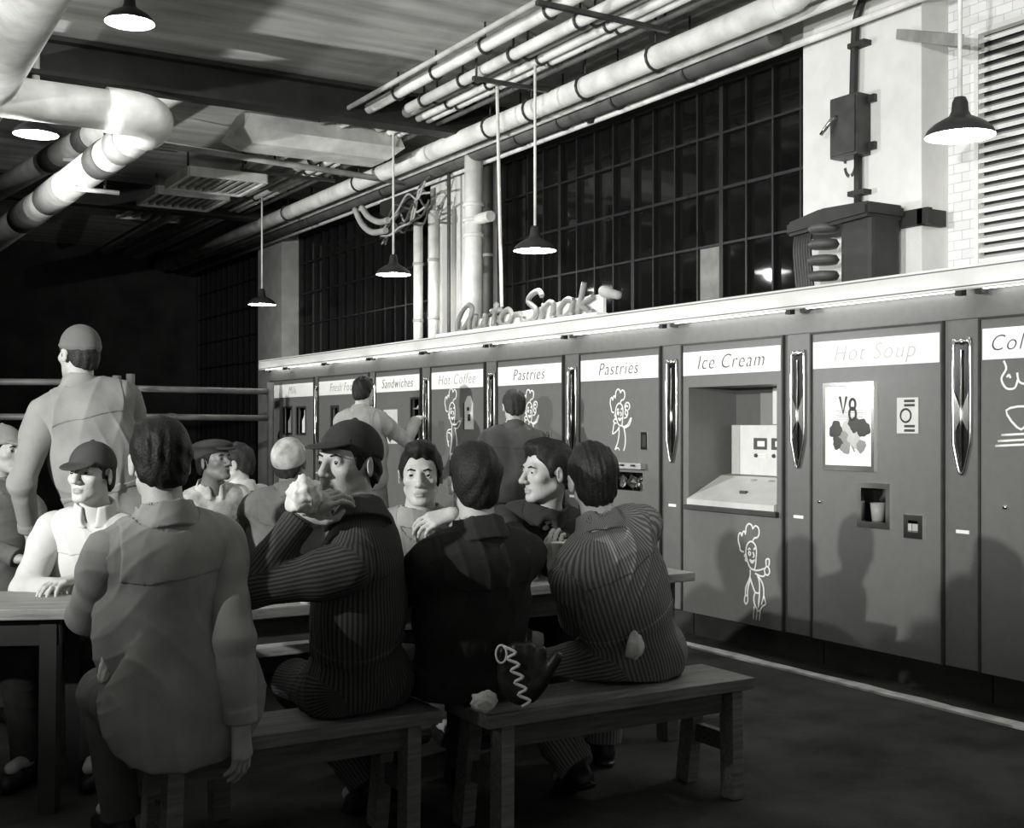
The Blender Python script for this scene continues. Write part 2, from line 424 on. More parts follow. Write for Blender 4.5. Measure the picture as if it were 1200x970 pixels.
CHEF_TRAY = CHEF_HEAD + [
    [(1.8, 5.7), (2.9, 5.4), (3.4, 4.4), (2.9, 3.6), (2.2, 4.0), (2.5, 4.8), (3.1, 4.9)], [(2.5, 3.7), (2.1, 2.6), (2.8, 1.7), (3.9, 1.9), (4.2, 2.9), (3.5, 3.6)], [(2.4, 2.9), (3.0, 2.4), (3.4, 2.9)],
    [(.6, 7.6), (1.9, 7.9), (3.4, 7.3), (4.4, 6.0), (4.9, 5.7), (4.6, 6.6), (3.9, 7.6), (2.2, 8.2), (1.2, 7.9)],
    [(-1.6, 7.0), (-2.6, 7.2), (-3.0, 8.6), (-3.3, 9.8), (-2.2, 9.5), (-1.2, 8.9), (-.6, 8.3)], [(-2.4, 7.0), (-2.9, 6.4), (-2.2, 5.9)],
    [(-.5, 7.9), (-.4, 9.8), (-1.0, 12.0), (-2.2, 14.0)], [(-2.2, 14.0), (-1.0, 13.5), (-.2, 14.1)], [(1.7, 8.2), (2.3, 10.4), (2.2, 12.8), (1.6, 14.2)]]
CHEF_SLIM = CHEF_HEAD + [
    [(-.4, 7.6), (-.5, 8.8), (-2.0, 9.0), (-3.0, 9.6), (-2.9, 11.8), (-2.0, 13.6)], [(-2.6, 9.8), (-1.2, 10.0), (-.6, 11.0)], [(-2.0, 13.6), (-2.6, 12.8), (-2.2, 12.0)],
    [(.7, 7.8), (2.0, 7.6), (2.9, 7.0), (4.1, 6.8), (3.6, 8.0), (2.4, 8.7), (1.0, 8.5)],
    [(-.4, 9.0), (-.6, 12.4), (-1.4, 15.6), (-.4, 15.3), (1.0, 15.6), (2.2, 14.4), (2.2, 11.6), (1.4, 8.8)], [(-1.0, 15.6), (-1.5, 17.0)], [(-.2, 15.4), (-.8, 20.0)], [(.9, 15.6), (.4, 20.0)]]

UN = [  # sign text, left Y, right Y, label
    ('Milk', 14.139, 12.798, 'grey vending machine with the Milk sign, last in the far corner'),
    ('Fresh Food', 12.644, 11.303, 'grey vending machine between the Milk and Sandwiches machines'),
    ('Sandwiches', 11.115, 10.118, 'grey vending machine with the Sandwiches sign that the reaching man uses'),
    ('Hot Coffee', 9.89, 8.904, 'grey vending machine with the Hot Coffee sign and slim chef outline'),
    ('Pastries', 8.673, 7.687, 'grey Pastries vending machine next to the Hot Coffee machine'),
    ('Pastries', 7.443, 6.483, 'grey Pastries vending machine next to the Ice Cream machine'),
    ('Ice Cream', 6.236, 5.298, 'grey vending machine with the Ice Cream sign and deep open recess'),
    ('Hot Soup', 5.053, 4.135, 'grey vending machine with the Hot Soup sign and framed vegetable poster'),
    ('Cold', 3.897, 2.95, 'grey vending machine with the Cold sign, cut by the right edge')]
ZB, ZT = .17, 1.945
GV = 'vending machines along the right wall'
text_col = ['letter_pale', 'letter_pale', 'letter_dark', 'letter_pale', 'letter_dark', 'letter_dark', 'letter_dark', 'tint_light', 'letter_dark']
for i, (txt, yl, yr, lab) in enumerate(UN):
    t = thing('vending_machine', lab, 'vending machine', (5.5, (yl + yr) / 2, 0), 0, GV)
    nxt = UN[i + 1][1] if i < 8 else yr - .24
    sl, sr = yr - .012, nxt + .012            # the pilaster strip on the right of the door
    holes = []
    if txt == 'Ice Cream':
        holes = [(yr + .05, yl - .06, .885, 1.665)]
    if txt == 'Milk':
        hA, hB = rect(332, 478, 342, 508), rect(348, 478, 358, 508); holes = [hA, hB]
    if txt == 'Sandwiches':
        hA = (yr + .03, yr + .19, 1.0, 1.66); holes = [hA]
    if txt == 'Hot Soup':
        hA, hB = rect(1009, 569, 1041, 615), rect(1064, 607, 1079, 626); holes = [hA, hB]
    if i == 5:
        hA = rect(717, 552, 753, 576); holes = [hA]
    if i == 1: hA = rect(389, 478, 396, 505); holes = [hA]
    deep = .42 if txt == 'Ice Cream' else .12
    obj('cabinet', box((5.17 + deep if txt == 'Ice Cream' else 5.26, sr, .0), (5.93, yl + .0115, 1.955)), 'machine_dark', t)
    obj('door', holed_panel(FX, FX + .035, yr, yl, ZB, ZT, holes), 'machine_paint', t)
    fr = bmesh.new(); e = .012
    for a, b in (((yl, ZB), (yl + e, ZT + e)), ((yr - e, ZB), (yr, ZT + e)), ((yr, ZT), (yl, ZT + e))):
        add_box(fr, (FX - .012, a[0], a[1]), (FX + .06, b[0], b[1]))
    obj('door_edge', fr, 'dark_steel', t)
    obj('pilaster', box((FX + .012, sr, ZB), (FX + .06, sl, ZT + .012)), 'machine_strip', t)
    obj('plinth', box((FX + .1, sr, 0), (FX + .13, yl, ZB)), 'black_steel', t)
    # sign
    zs = 1.82
    sg = obj('sign_panel', box((FX - .008, yr + .012, zs - .078), (FX, yl - .012, zs + .078), .002), 'sign_white', t, 'white sign panel')
    size = .132
    obj('lettering', on_front(text_mesh(txt, size if i < 8 else .115, off=-.002, spacing=1.15), FX - .0085, (yl + yr) / 2 if i < 8 else yl - .18, zs, 1.0), text_col[i], sg, 'slanted hand-drawn letters')
    # pull handle recess on the pilaster
    yc = (sl + sr) / 2; w = .052; z0, z1 = 1.165, 1.83
    if i not in (0,):
        pass
    ol = [(w, z1 - .01), (w * .6, z1 + .01), (-w * .6, z1 + .01), (-w, z1 - .01), (-w, 1.38), (-w * .8, 1.29), (-w * .3, z0 + .02), (0, z0), (w * .3, z0 + .02), (w * .8, 1.29), (w, 1.38)]
    hd = obj('handle', prism([(FX + .004, yc + a, b) for a, b in ol], (.01, 0, 0)), 'black_gloss', t, 'black pointed pull recess')
    obj('chrome_rim', tube(smooth_path([(FX + .002, yc + a, b) for a, b in ol], 3, True), .009, 8, True), 'chrome', hd, 'chrome rim')
    obj('chrome_spine', tube([(FX - .001, yc, z1 - .03), (FX - .004, yc, 1.45), (FX - .001, yc, z0 + .04)], .006, 8), 'chrome', hd, 'chrome centre rib')
    if i >= 5:
        wz = [(w * .95, 1.60), (0, 1.485), (-w * .95, 1.60), (-w * .95, 1.36), (-w * .55, 1.40), (0, 1.455), (w * .55, 1.40), (w * .95, 1.36)]
        obj('chrome_waist', prism([(FX - .0015, yc + a, b) for a, b in wz], (.006, 0, 0)), 'chrome', hd, 'polished waist')
    obj('knob', lathe([(0, .02), (.014, .016), (.018, 0), (0, 0)], (0, 0, 0), 14), 'chrome', t)
    k = [c for c in t.children if c.name.startswith('knob')][-1]
    k.data.transform(WM[t.name].inverted() @ Matrix.Translation((FX + .008, yc, z1 + .012)) @ Matrix.Rotation(-PI / 2, 4, 'Y') @ WM[t.name])
    obj('name_plate', box((FX + .008, yc - .04, .86), (FX + .012, yc + .04, .878)), 'sign_white', t, 'small white name plate')
    # what each machine shows on its door
    if txt == 'Milk':
        for n, (a, b, c, d) in enumerate((hA, hB)):
            wn = obj('product_window', box((FX + .11, a - .01, c - .01), (FX + .115, b + .01, d + .01)), 'black_gloss', t)
            fm = bmesh.new()
            for q in (((a - .02, c), (a, d)), ((b, c), (b + .02, d)), ((a - .02, d), (b + .02, d + .02)), ((a - .02, c - .02), (b + .02, c))):
                add_box(fm, (FX - .008, q[0][0], q[0][1]), (FX + .02, q[1][0], q[1][1]))
            obj('window_rim', fm, 'dark_steel', wn)
            m_ = (a + b) / 2; hw = (b - a) * .36; h_ = d - c
            obj('carton', prism([(FX + .05, m_ - hw, c + .01), (FX + .05, m_ + hw, c + .01), (FX + .05, m_ + hw, c + h_ * .5), (FX + .05, m_ + hw * .3, c + h_ * .72), (FX + .05, m_ + hw * .3, c + h_ * .92), (FX + .05, m_ - hw * .3, c + h_ * .92), (FX + .05, m_ - hw * .3, c + h_ * .72), (FX + .05, m_ - hw, c + h_ * .5)], (.05, 0, 0)), 'paper', wn, 'white milk carton behind the glass')
    if i == 1:
        a, b, c, d = hA; wn = obj('product_window', box((FX + .1, a - .01, c - .01), (FX + .105, b + .01, d + .01)), 'black_gloss', t)
        obj('window_rim', holed_panel(FX - .008, FX + .01, a - .03, b + .03, c - .03, d + .03, [hA]), 'dark_steel', wn)
    if txt == 'Sandwiches':
        a, b, c, d = hA; wn = obj('product_window', box((FX + .1, a - .01, c - .01), (FX + .105, b + .01, d + .01)), 'black_gloss', t)
        obj('window_rim', holed_panel(FX - .008, FX + .01, a - .02, b + .02, c - .02, d + .02, [hA]), 'dark_steel', wn)
        for k_ in range(6):
            zc = c + .04 + k_ * .105
            obj('shelf', box((FX + .02, a, zc), (FX + .095, b, zc + .012)), 'metal_grey', wn)
            obj('sandwich', prism([(FX + .035, a + .03, zc + .012), (FX + .035, b - .03, zc + .012), (FX + .035, a + .03, zc + .075)], (.05, 0, 0)), 'tint_light' if k_ % 2 else 'paper', wn)
        a, b, c, d = rect(450, 480, 466, 520)
        cd_ = obj('price_card', box((FX - .006, a, c), (FX, b, d), .002), 'cream_enamel', t, 'pale upright card with a dark check mark')
        obj('check_mark', prism([(FX - .008, b - .03, c + .16), (FX - .008, (a + b) / 2, c + .06), (FX - .008, a + .03, c + .18), (FX - .008, a + .03, c + .13), (FX - .008, (a + b) / 2, c + .01), (FX - .008, b - .03, c + .11)], (.002, 0, 0)), 'letter_dark', cd_)
    if txt == 'Hot Coffee':
        y_, z_ = fr_(532, 474); obj('chef_outline', drawing(CHEF_SLIM, y_ + .02, z_ + .08, .034), 'line_white', t, 'white line drawing of a slim chef')
        a, b, c, d = rect(545, 464, 555, 503)
        m_ = (a + b) / 2
        pl = obj('coin_plate', prism([(FX - .008, a, c), (FX - .008, b, c), (FX - .008, b, d - .07), (FX - .008, m_ + .02, d), (FX - .008, m_ - .02, d), (FX - .008, a, d - .07)], (.008, 0, 0)), 'cream_enamel', t, 'pale pointed coin plate')
        bm = bmesh.new(); add_box(bm, (FX - .014, m_ - .012, d - .13), (FX - .008, m_ + .02, d - .1)); add_box(bm, (FX - .02, m_ - .035, d - .22), (FX - .008, m_ - .005, d - .16)); add_box(bm, (FX - .014, b - .004, c), (FX - .006, b + .012, d - .06))
        obj('coin_slot', bm, 'black_steel', pl)
    if i in (4, 5):
        y_, z_ = fr_(622 if i == 4 else 728, 480 if i == 4 else 484)
        obj('chef_outline', drawing(CHEF_TRAY, y_ + .01, z_ + (.12 if i == 5 else .11), .0275), 'line_white', t, 'white line drawing of a chef lifting a tray')
        a, b, c, d = rect(752, 506, 760, 527) if i == 5 else (yr + .16, yr + .22, 1.22, 1.36)
        sl_ = obj('coin_slot', box((FX - .01, a, c), (FX, b, d), .003), 'chrome', t)
        obj('slot_opening', box((FX - .012, a + .02, c + .02), (FX - .009, b - .02, d - .02)), 'black_steel', sl_)
    if i == 5:
        a, b, c, d = rect(716, 541, 757, 550)
        rl = obj('selector_rail', box((FX - .05, a, c), (FX, b, d), .004), 'metal_grey', t)
        for k_ in range(3): obj('pull', box((FX - .075, a + .06 + k_ * .13, c + .02), (FX - .05, a + .085 + k_ * .13, d - .01), .003), 'black_steel', rl)
        a, b, c, d = hA; wn = obj('product_window', box((FX + .1, a - .01, c - .01), (FX + .105, b + .01, d + .01)), 'black_gloss', t)
        for k_ in range(3):
            bm = bmesh.new(); yy = a + (k_ + .5) * (b - a) / 3
            bmesh.ops.create_icosphere(bm, subdivisions=2, radius=.05, matrix=Matrix.Translation((FX + .06, yy, (c + d) / 2 - .01)) @ Matrix.Diagonal((.5, 1, 1.25, 1)))
            for v in bm.verts: v.co += Vector((random.uniform(-.01, .01), random.uniform(-.008, .008), random.uniform(-.008, .008)))
            obj('wrapped_pastry', bm, 'chrome', wn, 'foil-wrapped pastry')
    if txt == 'Ice Cream':
        a, b, c, d = holes[0]
        hx = bmesh.new(); x1 = FX + .42
        add_box(hx, (x1, a - .01, c - .01), (x1 + .015, b + .01, d + .01)); add_box(hx, (FX + .035, a - .012, c), (x1, a, d)); add_box(hx, (FX + .035, b, c), (x1, b + .012, d)); add_box(hx, (FX + .035, a, d), (x1, b, d + .012)); add_box(hx, (FX + .035, a, c - .012), (x1, b, c))
        rc = obj('recess', hx, 'machine_paint', t)
        # sloping pale delivery tray
        tr = bmesh.new(); add_prism(tr, [(FX - .02, a + .004, c + .004), (FX + .36, a + .004, c + .004), (FX + .36, a + .004, c + .2), (FX + .28, a + .004, c + .19), (FX - .02, a + .004, c + .04)], (0, b - a - .008, 0))
        obj('tray', tr, 'cream_enamel', rc, 'pale sloping delivery tray')
        mid = a + (b - a) * .80
        hs = bmesh.new(); add_box(hs, (FX + .3, a + .004, c + .2), (x1 - .002, mid, d - .25), .006)
        cp = obj('coin_panel', hs, 'cream_enamel', rc, 'pale coin panel with flavour labels')
        obj('panel_strip', box((FX + .3, mid + .004, c + .2), (x1 - .002, mid + .08, d - .25), .004), 'cream_enamel', rc)
        obj('upper_panel', box((FX + .32, a + .004, d - .245), (x1 - .002, a + (b - a) * .45, d - .004), .004), 'cream_enamel', rc)
        for k_ in range(4):
            yy = mid - .2 - k_ * .165
            if yy < a + .02: continue
            obj('flavour_label', box((FX + .294, yy - .06, c + .37), (FX + .3, yy + .06, c + .445), .002), 'letter_dark', cp)
            bm = bmesh.new(); add_box(bm, (FX + .291, yy - .045, c + .39), (FX + .2945, yy + .02, c + .425)); add_box(bm, (FX + .291, yy - .06, c + .335), (FX + .2995, yy + .02, c + .34)); add_box(bm, (FX + .291, yy - .06, c + .318), (FX + .2995, yy + .0, c + .322))
            obj('label_print', bm, 'sign_white', cp)
            bm = lathe([(0, .012), (.012, .01), (.014, 0), (0, 0)], (0, 0, 0), 12); bm.transform(Matrix.Translation((FX + .3, yy + .04, c + .33)) @ Matrix.Rotation(-PI / 2, 4, 'Y'))
            obj('button', bm, 'letter_dark', cp)
            bm = bmesh.new(); bmesh.ops.create_uvsphere(bm, u_segments=12, v_segments=8, radius=.035, matrix=Matrix.Translation((FX + .245, yy, c + .168)) @ Matrix.Diagonal((.5, 1, .3, 1)))
            obj('delivery_slot', bm, 'tint_mid', rc)
        obj('latch', box((FX + .08, (a + b) / 2 - .05, c + .085), (FX + .1, (a + b) / 2 + .01, c + .11), .004), 'letter_dark', rc)
        obj('tray_lip', box((FX - .03, a - .02, c - .03), (FX + .0, b + .02, c + .002), .004), 'dark_steel', t)
        y_, z_ = fr_(882, 650); obj('chef_outline', drawing(CHEF_POINT, y_ + .0, z_ + .135, .0295), 'line_white', t, 'white line drawing of a chef holding a cup')
    if txt == 'Hot Soup':
        a, b, c, d = rect(967, 449, 1027, 544); c = min(c, d - .5)
        ps_ = obj('poster_frame', holed_panel(FX - .02, FX, a, b, c, d, [(a + .02, b - .02, c + .03, d - .02)]), 'chrome', t, 'chrome poster frame')
        sh = obj('poster', box((FX - .006, a + .018, c + .028), (FX - .001, b - .018, d - .018)), 'sign_white', ps_, 'white poster of vegetables')
        m_ = (a + b) / 2
        def vee(X):
            bm = bmesh.new(); add_tube(bm, [(X, m_ + .07, d - .08), (X, m_ + .045, d - .175), (X, m_ + .02, d - .08)], .0075, 6, flat=((1, 0, 0), .3))
            for zz, rr in ((d - .125, .03), (d - .18, .035)):
                add_tube(bm, [(X, m_ - .025 + .7 * rr * math.cos(q), zz + rr * math.sin(q)) for q in np.linspace(0, 2 * PI, 18, endpoint=False)], .0075, 6, True, flat=((1, 0, 0), .3))
            return bm
        obj_l = obj('lettering', vee(FX - .009), 'letter_dark', ps_, 'hand-lettered V and 8')
        rnd = random.Random(3)
        vg = [('tint_mid', .05, .045, -.02, .0), ('tint_light', -.035, .05, -.03, .0), ('tint_light', .0, .05, .04, .0), ('tint_dark', .1, .05, .02, 0), ('tint_dark', -.1, .05, .03, 0), ('tint_dark', .085, .04, -.05, 0), ('tint_mid', -.085, .035, -.07, 0), ('tint_dark', -.03, .045, .05, 0), ('tint_mid', .03, .035, -.08, 0)]
        for n, (mm, dy, rr, dz, _) in enumerate(vg):
            bm = bmesh.new(); bmesh.ops.create_icosphere(bm, subdivisions=4, radius=rr, matrix=Matrix.Translation((FX - .0065 - n * .0002, m_ + dy * 1.0, c + .21 + dz)) @ Matrix.Diagonal((.06, 1, 1, 1)))
            for v in bm.verts:
                w_ = math.atan2(v.co.z - c - .21 - dz, v.co.y - m_ - dy); g_ = 1 + .12 * math.sin(3 * w_ + n) + .06 * math.sin(7 * w_ + 2 * n)
                v.co.y = m_ + dy + (v.co.y - m_ - dy) * g_; v.co.z = c + .21 + dz + (v.co.z - c - .21 - dz) * g_
            obj('printed_vegetable', bm, mm, ps_)
        bm = bmesh.new()
        for n in range(12):
            q = rnd.uniform(-2.9, -.3); l0, l1 = .03, rnd.uniform(.08, .13)
            add_tube(bm, [(FX - .007, m_ + l0 * math.cos(q), c + .19 + l0 * math.sin(q)), (FX - .007, m_ + l1 * math.cos(q), c + .19 + l1 * .8 * math.sin(q))], [.009, .003], 5, flat=((1, 0, 0), .2))
        for n in range(5): add_box(bm, (FX - .0068, m_ - .1, c + .29 + n * .012), (FX - .006, m_ + .1 - .02 * (n % 2), c + .293 + n * .012))
        obj('printed_stalks', bm, 'tint_mid', ps_)
        a, b, c, d = rect(1052, 466, 1077, 508)
        cc = obj('coin_plate', box((FX - .008, a, c), (FX, b, d), .002), 'cream_enamel', t, 'pale coin plate with dark print')
        bm = bmesh.new(); m_ = (a + b) / 2
        for q in (.06, .18, .76, .88): add_box(bm, (FX - .0095, m_ - .05, d - (q + .07) * (d - c)), (FX - .007, m_ + .02, d - q * (d - c)))
        add_tube(bm, [(FX - .0085, m_ + .01 + .035 * math.cos(q), (c + d) / 2 + .035 * math.sin(q)) for q in np.linspace(0, 2 * PI, 16, endpoint=False)], .006, 5, True, flat=((1, 0, 0), .3))
        obj('coin_print', bm, 'letter_dark', cc)
        for (a, b, c, d), nm in ((hA, 'cup_window'), (hB, 'coin_return')):
            rim = obj(nm, holed_panel(FX - .012, FX + .02, a - .02, b + .02, c - .025, d + .02, [(a + .01, b - .01, c + .01, d - .01)]), 'chrome', t, 'chrome-edged opening')
            bm = bmesh.new(); add_box(bm, (FX + .1, a - .01, c - .01), (FX + .104, b + .01, d + .01)); add_box(bm, (FX + .03, a - .012, c - .01), (FX + .1, a, d)); add_box(bm, (FX + .03, b, c - .01), (FX + .1, b + .012, d)); add_box(bm, (FX + .03, a, d), (FX + .1, b, d + .012)); add_box(bm, (FX + .03, a, c - .012), (FX + .1, b, c))
            obj('chute', bm, 'black_gloss', rim)
            if nm == 'cup_window':
                m_ = (a + b) / 2
                obj('cup', lathe([(0, 0), (.032, 0), (.042, .1), (.038, .1), (.03, .005)], (FX + .05, m_ + .02, c + .012), 16), 'tint_mid', rim, 'paper cup')
                obj('spout', tube([(FX + .06, m_ - .03, d), (FX + .05, m_ - .03, d - .05), (FX + .045, m_ - .01, d - .08)], .016), 'black_steel', rim)
            else:
                obj('flap', box((FX + .02, a + .012, c + .012), (FX + .03, b - .012, c + .05)), 'metal_grey', rim)
        obj('lock', lathe([(0, -.01), (.014, -.008), (.014, .01), (0, .01)], (FX, yl - .06, .97), 12), 'chrome', t)
    if txt == 'Cold':
        obj('chef_outline', drawing([[(-2.0, .2), (-1.6, 1.4), (-2.4, 2.8), (-1.6, 4.2), (-.2, 4.2), (.3, 3.0)], [(-1.5, 2.6), (-1.1, 2.3), (-.9, 2.8)], [(.2, 2.0), (.6, 3.4), (2.2, 3.8)],
                                     [(-1.6, 7.4), (2.5, 7.1), (.9, 10.2), (-1.6, 7.4)], [(-2.4, 11.0), (3.4, 10.7)], [(-3.0, 11.9), (3.4, 11.5)], [(-3.4, 12.6), (3.4, 12.2)]], yl - .2, 1.74, .034), 'line_white', t, 'white line drawing of a chef hat and a cup on a saucer')
        obj('lock', lathe([(0, -.01), (.016, -.008), (.016, .01), (0, .01)], (FX, yl - .14, 1.01), 12), 'chrome', t)
# end panel, fascia and light valance
struct('trim_2', box((FX + .005, 2.7, ZT + .014), (5.93, 14.3, 2.12)), 'machine_strip')
struct('wall_end_panel', box((FX + .01, 14.17, 0), (5.93, 14.3, ZT + .012)), 'machine_dark')
vl = thing('light_valance', 'long white light valance along the top of the vending machines', 'light valance', (5.06, 8.5, 2.09))
pr = [(5.0, 2.095), (5.015, 2.09), (5.02, 2.195), (5.6, 2.2), (5.6, 2.215), (5.0, 2.21)]
obj('board', prism([(x, 2.7, z) for x, z in pr], (0, 11.6, 0)), 'cornice_white', vl)
gr = bmesh.new()
add_box(gr, (4.997, 2.7, 2.192), (5.004, 14.3, 2.198)); add_box(gr, (4.997, 2.7, 2.104), (5.004, 14.3, 2.110))
obj('groove', gr, 'groove_grey', vl, 'two thin dark lines')
y = 2.75
while y < 14.1:
    ln = 1.12
    y2 = min(y + ln, 14.25)
    tb = obj('fluorescent_tube', tube([(5.065, y + .04, 2.105), (5.065, y2 - .04, 2.105)], .015, 10), 'tube_lit', vl, 'lit fluorescent tube')
    bm = bmesh.new(); add_box(bm, (5.045, y, 2.07), (5.085, y + .04, 2.13)); add_box(bm, (5.045, y2 - .04, 2.07), (5.085, y2, 2.13)); add_box(bm, (5.04, y, 2.13), (5.09, y2, 2.15))
    obj('tube_holder', bm, 'machine_dark', vl)
    y += 1.2
# small lamp on the valance end, right of the letters
p = at(712, 340, X=5.1)
sl_ = thing('spot_lamp', 'small white sign spotlight to the right of the raised letters', 'lamp', (5.1, p.y, 2.215))
obj('stem', tube([(5.1, p.y + .06, 2.215), (5.1, p.y + .06, p.z)], .012), 'enamel_white', sl_)
bm = lathe([(.0, 0), (.04, 0), (.045, .02), (.035, .12), (.03, .2), (0, .22)], (0, 0, 0), 16); bm.transform(Matrix.Translation((5.1, p.y + .06, p.z)) @ Matrix.Rotation(PI / 2 + .25, 4, 'X'))
obj('lamp_head', bm, 'pipe_grey', sl_)
# raised script letters
SIGN = thing('raised_sign', 'white board with raised grey script letters on top of the machines', 'sign', (5.06, 8.2, 2.215))
obj('backboard', prism([(5.09, 9.33, 2.2), (5.09, 7.10, 2.2), (5.09, 7.10, 2.375), (5.09, 7.6, 2.37), (5.09, 8.1, 2.34), (5.09, 9.33, 2.32)], (.03, 0, 0)), 'sign_white', SIGN)
obj('base_rail', box((5.02, 7.08, 2.212), (5.12, 9.6, 2.235)), 'sign_white', SIGN)
GL = {  # strokes in a unit em, x right, y up, slant added later
    'A': [[(.62, .42), (.62, .8), (.42, .95), (.2, .8), (.05, .4), (.08, .05), (.25, 0), (.45, .2), (.62, .55)], [(.62, .8), (.62, .15), (.75, .05)]],
    'u': [[(.05, .55), (.03, .12), (.2, 0), (.4, .12), (.5, .5)], [(.5, .55), (.5, .1), (.62, .02)]],
    't': [[(.2, .85), (.2, .15), (.3, 0), (.42, .05)], [(.02, .58), (.42, .58)]],
    'o': [[(.28, .56), (.08, .45), (.03, .2), (.2, 0), (.42, .1), (.48, .35), (.28, .56)]],
    '-': [[(.03, .32), (.26, .32)]],
    'S': [[(.66, .8), (.5, .98), (.25, .92), (.14, .72), (.32, .55), (.52, .38), (.5, .12), (.28, 0), (.05, .08), (.0, .25)]],
    'n': [[(.06, .55), (.06, 0)], [(.06, .35), (.22, .55), (.4, .5), (.44, .3), (.44, .08), (.56, .02)]],
    'a': [[(.44, .5), (.22, .56), (.05, .38), (.05, .12), (.2, 0), (.4, .15), (.46, .4)], [(.46, .54), (.46, .1), (.58, .02)]],
    'k': [[(.06, 1.0), (.06, 0)], [(.46, .52), (.3, .44), (.1, .28), (.3, .18), (.48, 0), (.58, .06)]]}
x = 0.; SC = .29
adv = {'A': .82, 'u': .68, 't': .46, 'o': .56, '-': .34, 'S': .74, 'n': .66, 'a': .66, 'k': .6}
tot = sum(adv[c] for c in 'Auto-Snak'); wid = 9.29 - 7.16
for ch in 'Auto-Snak':
    bm = bmesh.new()
    for stk in GL[ch]:
        pts = [(5.06, 9.30 - (x + a + .22 * b) * wid / tot, 2.236 + b * SC * (.80 if ch not in 'Sk' else .82)) for a, b in stk]
        add_tube(bm, smooth_path(pts, 5), .025, 8, flat=((1, 0, 0), .8))
    obj('letter', bm, 'letter_grey', SIGN)
    x += adv[ch]
# ================================================================ pipes, lamps and ducts overhead
def pipe(name, label, pts, r, m, cat='pipe', hang=(), group=None, bands=(), n=14):
    p0 = Vector(pts[0])
    t = thing(name, label, cat, p0, 0, group)
    obj('pipe_run', tube(pts, r, n), m, t)
    for h in hang:
        h = Vector(h)
        obj('hanger', tube([h + Vector((0, 0, r)), (h.x, h.y, CEIL)], .009, 6), 'dark_steel', t)
        obj('clamp', tube([h + Vector(((r + .01) * math.cos(q), 0, (r + .01) * math.sin(q))) for q in np.linspace(0, 2 * PI, 14, endpoint=False)], .012, 6, True), 'dark_steel', t)
    for a, b, rr, mm in bands:
        obj('insulation_band', tube([a, b], rr, n), mm, t)
    return t
GP = 'pipes along the ceiling over the machines'
RUN = [  # X, Z, radius, material, start Y, end Y, label
    (4.30, 4.26, .022, 'pipe_grey', 3.2, 20.5, 'thin conduit left of the bundle of white ceiling pipes', 'conduit'),
    (4.50, 4.28, .048, 'pipe_white', 3.2, 20.5, 'white pipe beside the thin conduit in the ceiling bundle', 'pipe'),
    (4.75, 4.25, .045, 'pipe_white', 3.2, 9.6, 'bright white pipe ending with a rounded cap at the black girder', 'pipe'),
    (4.88, 4.30, .055, 'pipe_grey', 3.2, 20.5, 'grey lagged pipe just right of the capped white pipe', 'pipe'),
    (5.0, 4.26, .036, 'pipe_white', 3.2, 20.5, 'slim white pipe right of the grey lagged pipe', 'pipe'),
    (5.1, 4.26, .036, 'pipe_white', 3.2, 20.5, 'slim white pipe beside the thin dark tray edge', 'pipe'),
    (5.2, 4.23, .02, 'pipe_dark', 3.2, 20.5, 'thin dark rod at the right rim of the pipe bundle', 'pipe'),
    (5.42, 4.10, .085, 'pipe_white', 5.6, 20.5, 'thick white pipe nearest the window wall', 'pipe'),
    (5.62, 4.07, .03, 'pipe_white', 3.2, 20.5, 'narrow white pipe between the thick white and the thick dark pipe', 'pipe'),
    (5.74, 4.06, .075, 'pipe_dark', 6.0, 20.5, 'thick dark pipe along the top of the windows', 'pipe'),
    (5.86, 4.00, .024, 'pipe_white', 2.6, 20.5, 'lowest thin white pipe crossing the top of the white pillar', 'pipe')]
for X, Z, r, m, y0, y1, lab, nm in RUN:
    hang = [(X, yy, Z) for yy in (5.4, 6.9, 7.8, 8.6, 9.3, 12.2, 14.4) if r > .034 and y0 < yy < y1]
    t = pipe('ceiling_' + nm, lab, [(X, y0, Z), (X, y1, Z)], r, m, nm, hang, GP)
    if r > .08:
        obj('elbow', tube(smooth_path([(X, y0 + .02, Z), (X, y0 - .14, Z + .01), (X, y0 - .22, Z + .1), (X, y0 - .22, CEIL)], 5), r * .96, 14), m, t)
# cross bars carrying the bundle
for k_, (yy, xa, xb, z, lab) in enumerate(((8.25, 4.65, 5.75, 4.17, 'dark cross bar carrying the pipes near the window lamp rod'), (6.6, 4.2, 5.3, 4.19, 'dark cross bar carrying the pipes nearest the camera'), (12.6, 4.2, 5.3, 4.18, 'dark cross bar carrying the pipes behind the girder'))):
    t = thing('pipe_hanger', lab, 'pipe hanger', (xa, yy, z), 0, 'pipe hangers')
    obj('cross_bar', beam((xa, yy, z), (xb, yy, z), .04, .03), 'dark_steel', t)
    for xx in (xa + .03, xb - .03): obj('rod', tube([(xx, yy, z), (xx, yy, CEIL)], .01, 6), 'dark_steel', t)
p = at(478, 145, Y=9.3)
# conduit hub on the cross pipe
hb = thing('valve_cluster', 'dark valve cluster hanging at the end of the cross bar', 'valve', (5.86, 8.6, 3.95))
bm = bmesh.new()
for dx, dz, rr in ((0, .02, .05), (-.05, .09, .04), (.02, .12, .035), (-.08, .02, .035)):
    bmesh.ops.create_icosphere(bm, subdivisions=2, radius=rr, matrix=Matrix.Translation((5.82 + dx, 8.3, 4.0 + dz)))
obj('valve_body', bm, 'black_steel', hb)
obj('hand_wheel', tube([(5.76 + .06 * math.cos(q), 8.28, 4.16 + .06 * math.sin(q)) for q in np.linspace(0, 2 * PI, 16, endpoint=False)], .01, 6, True), 'black_steel', hb)

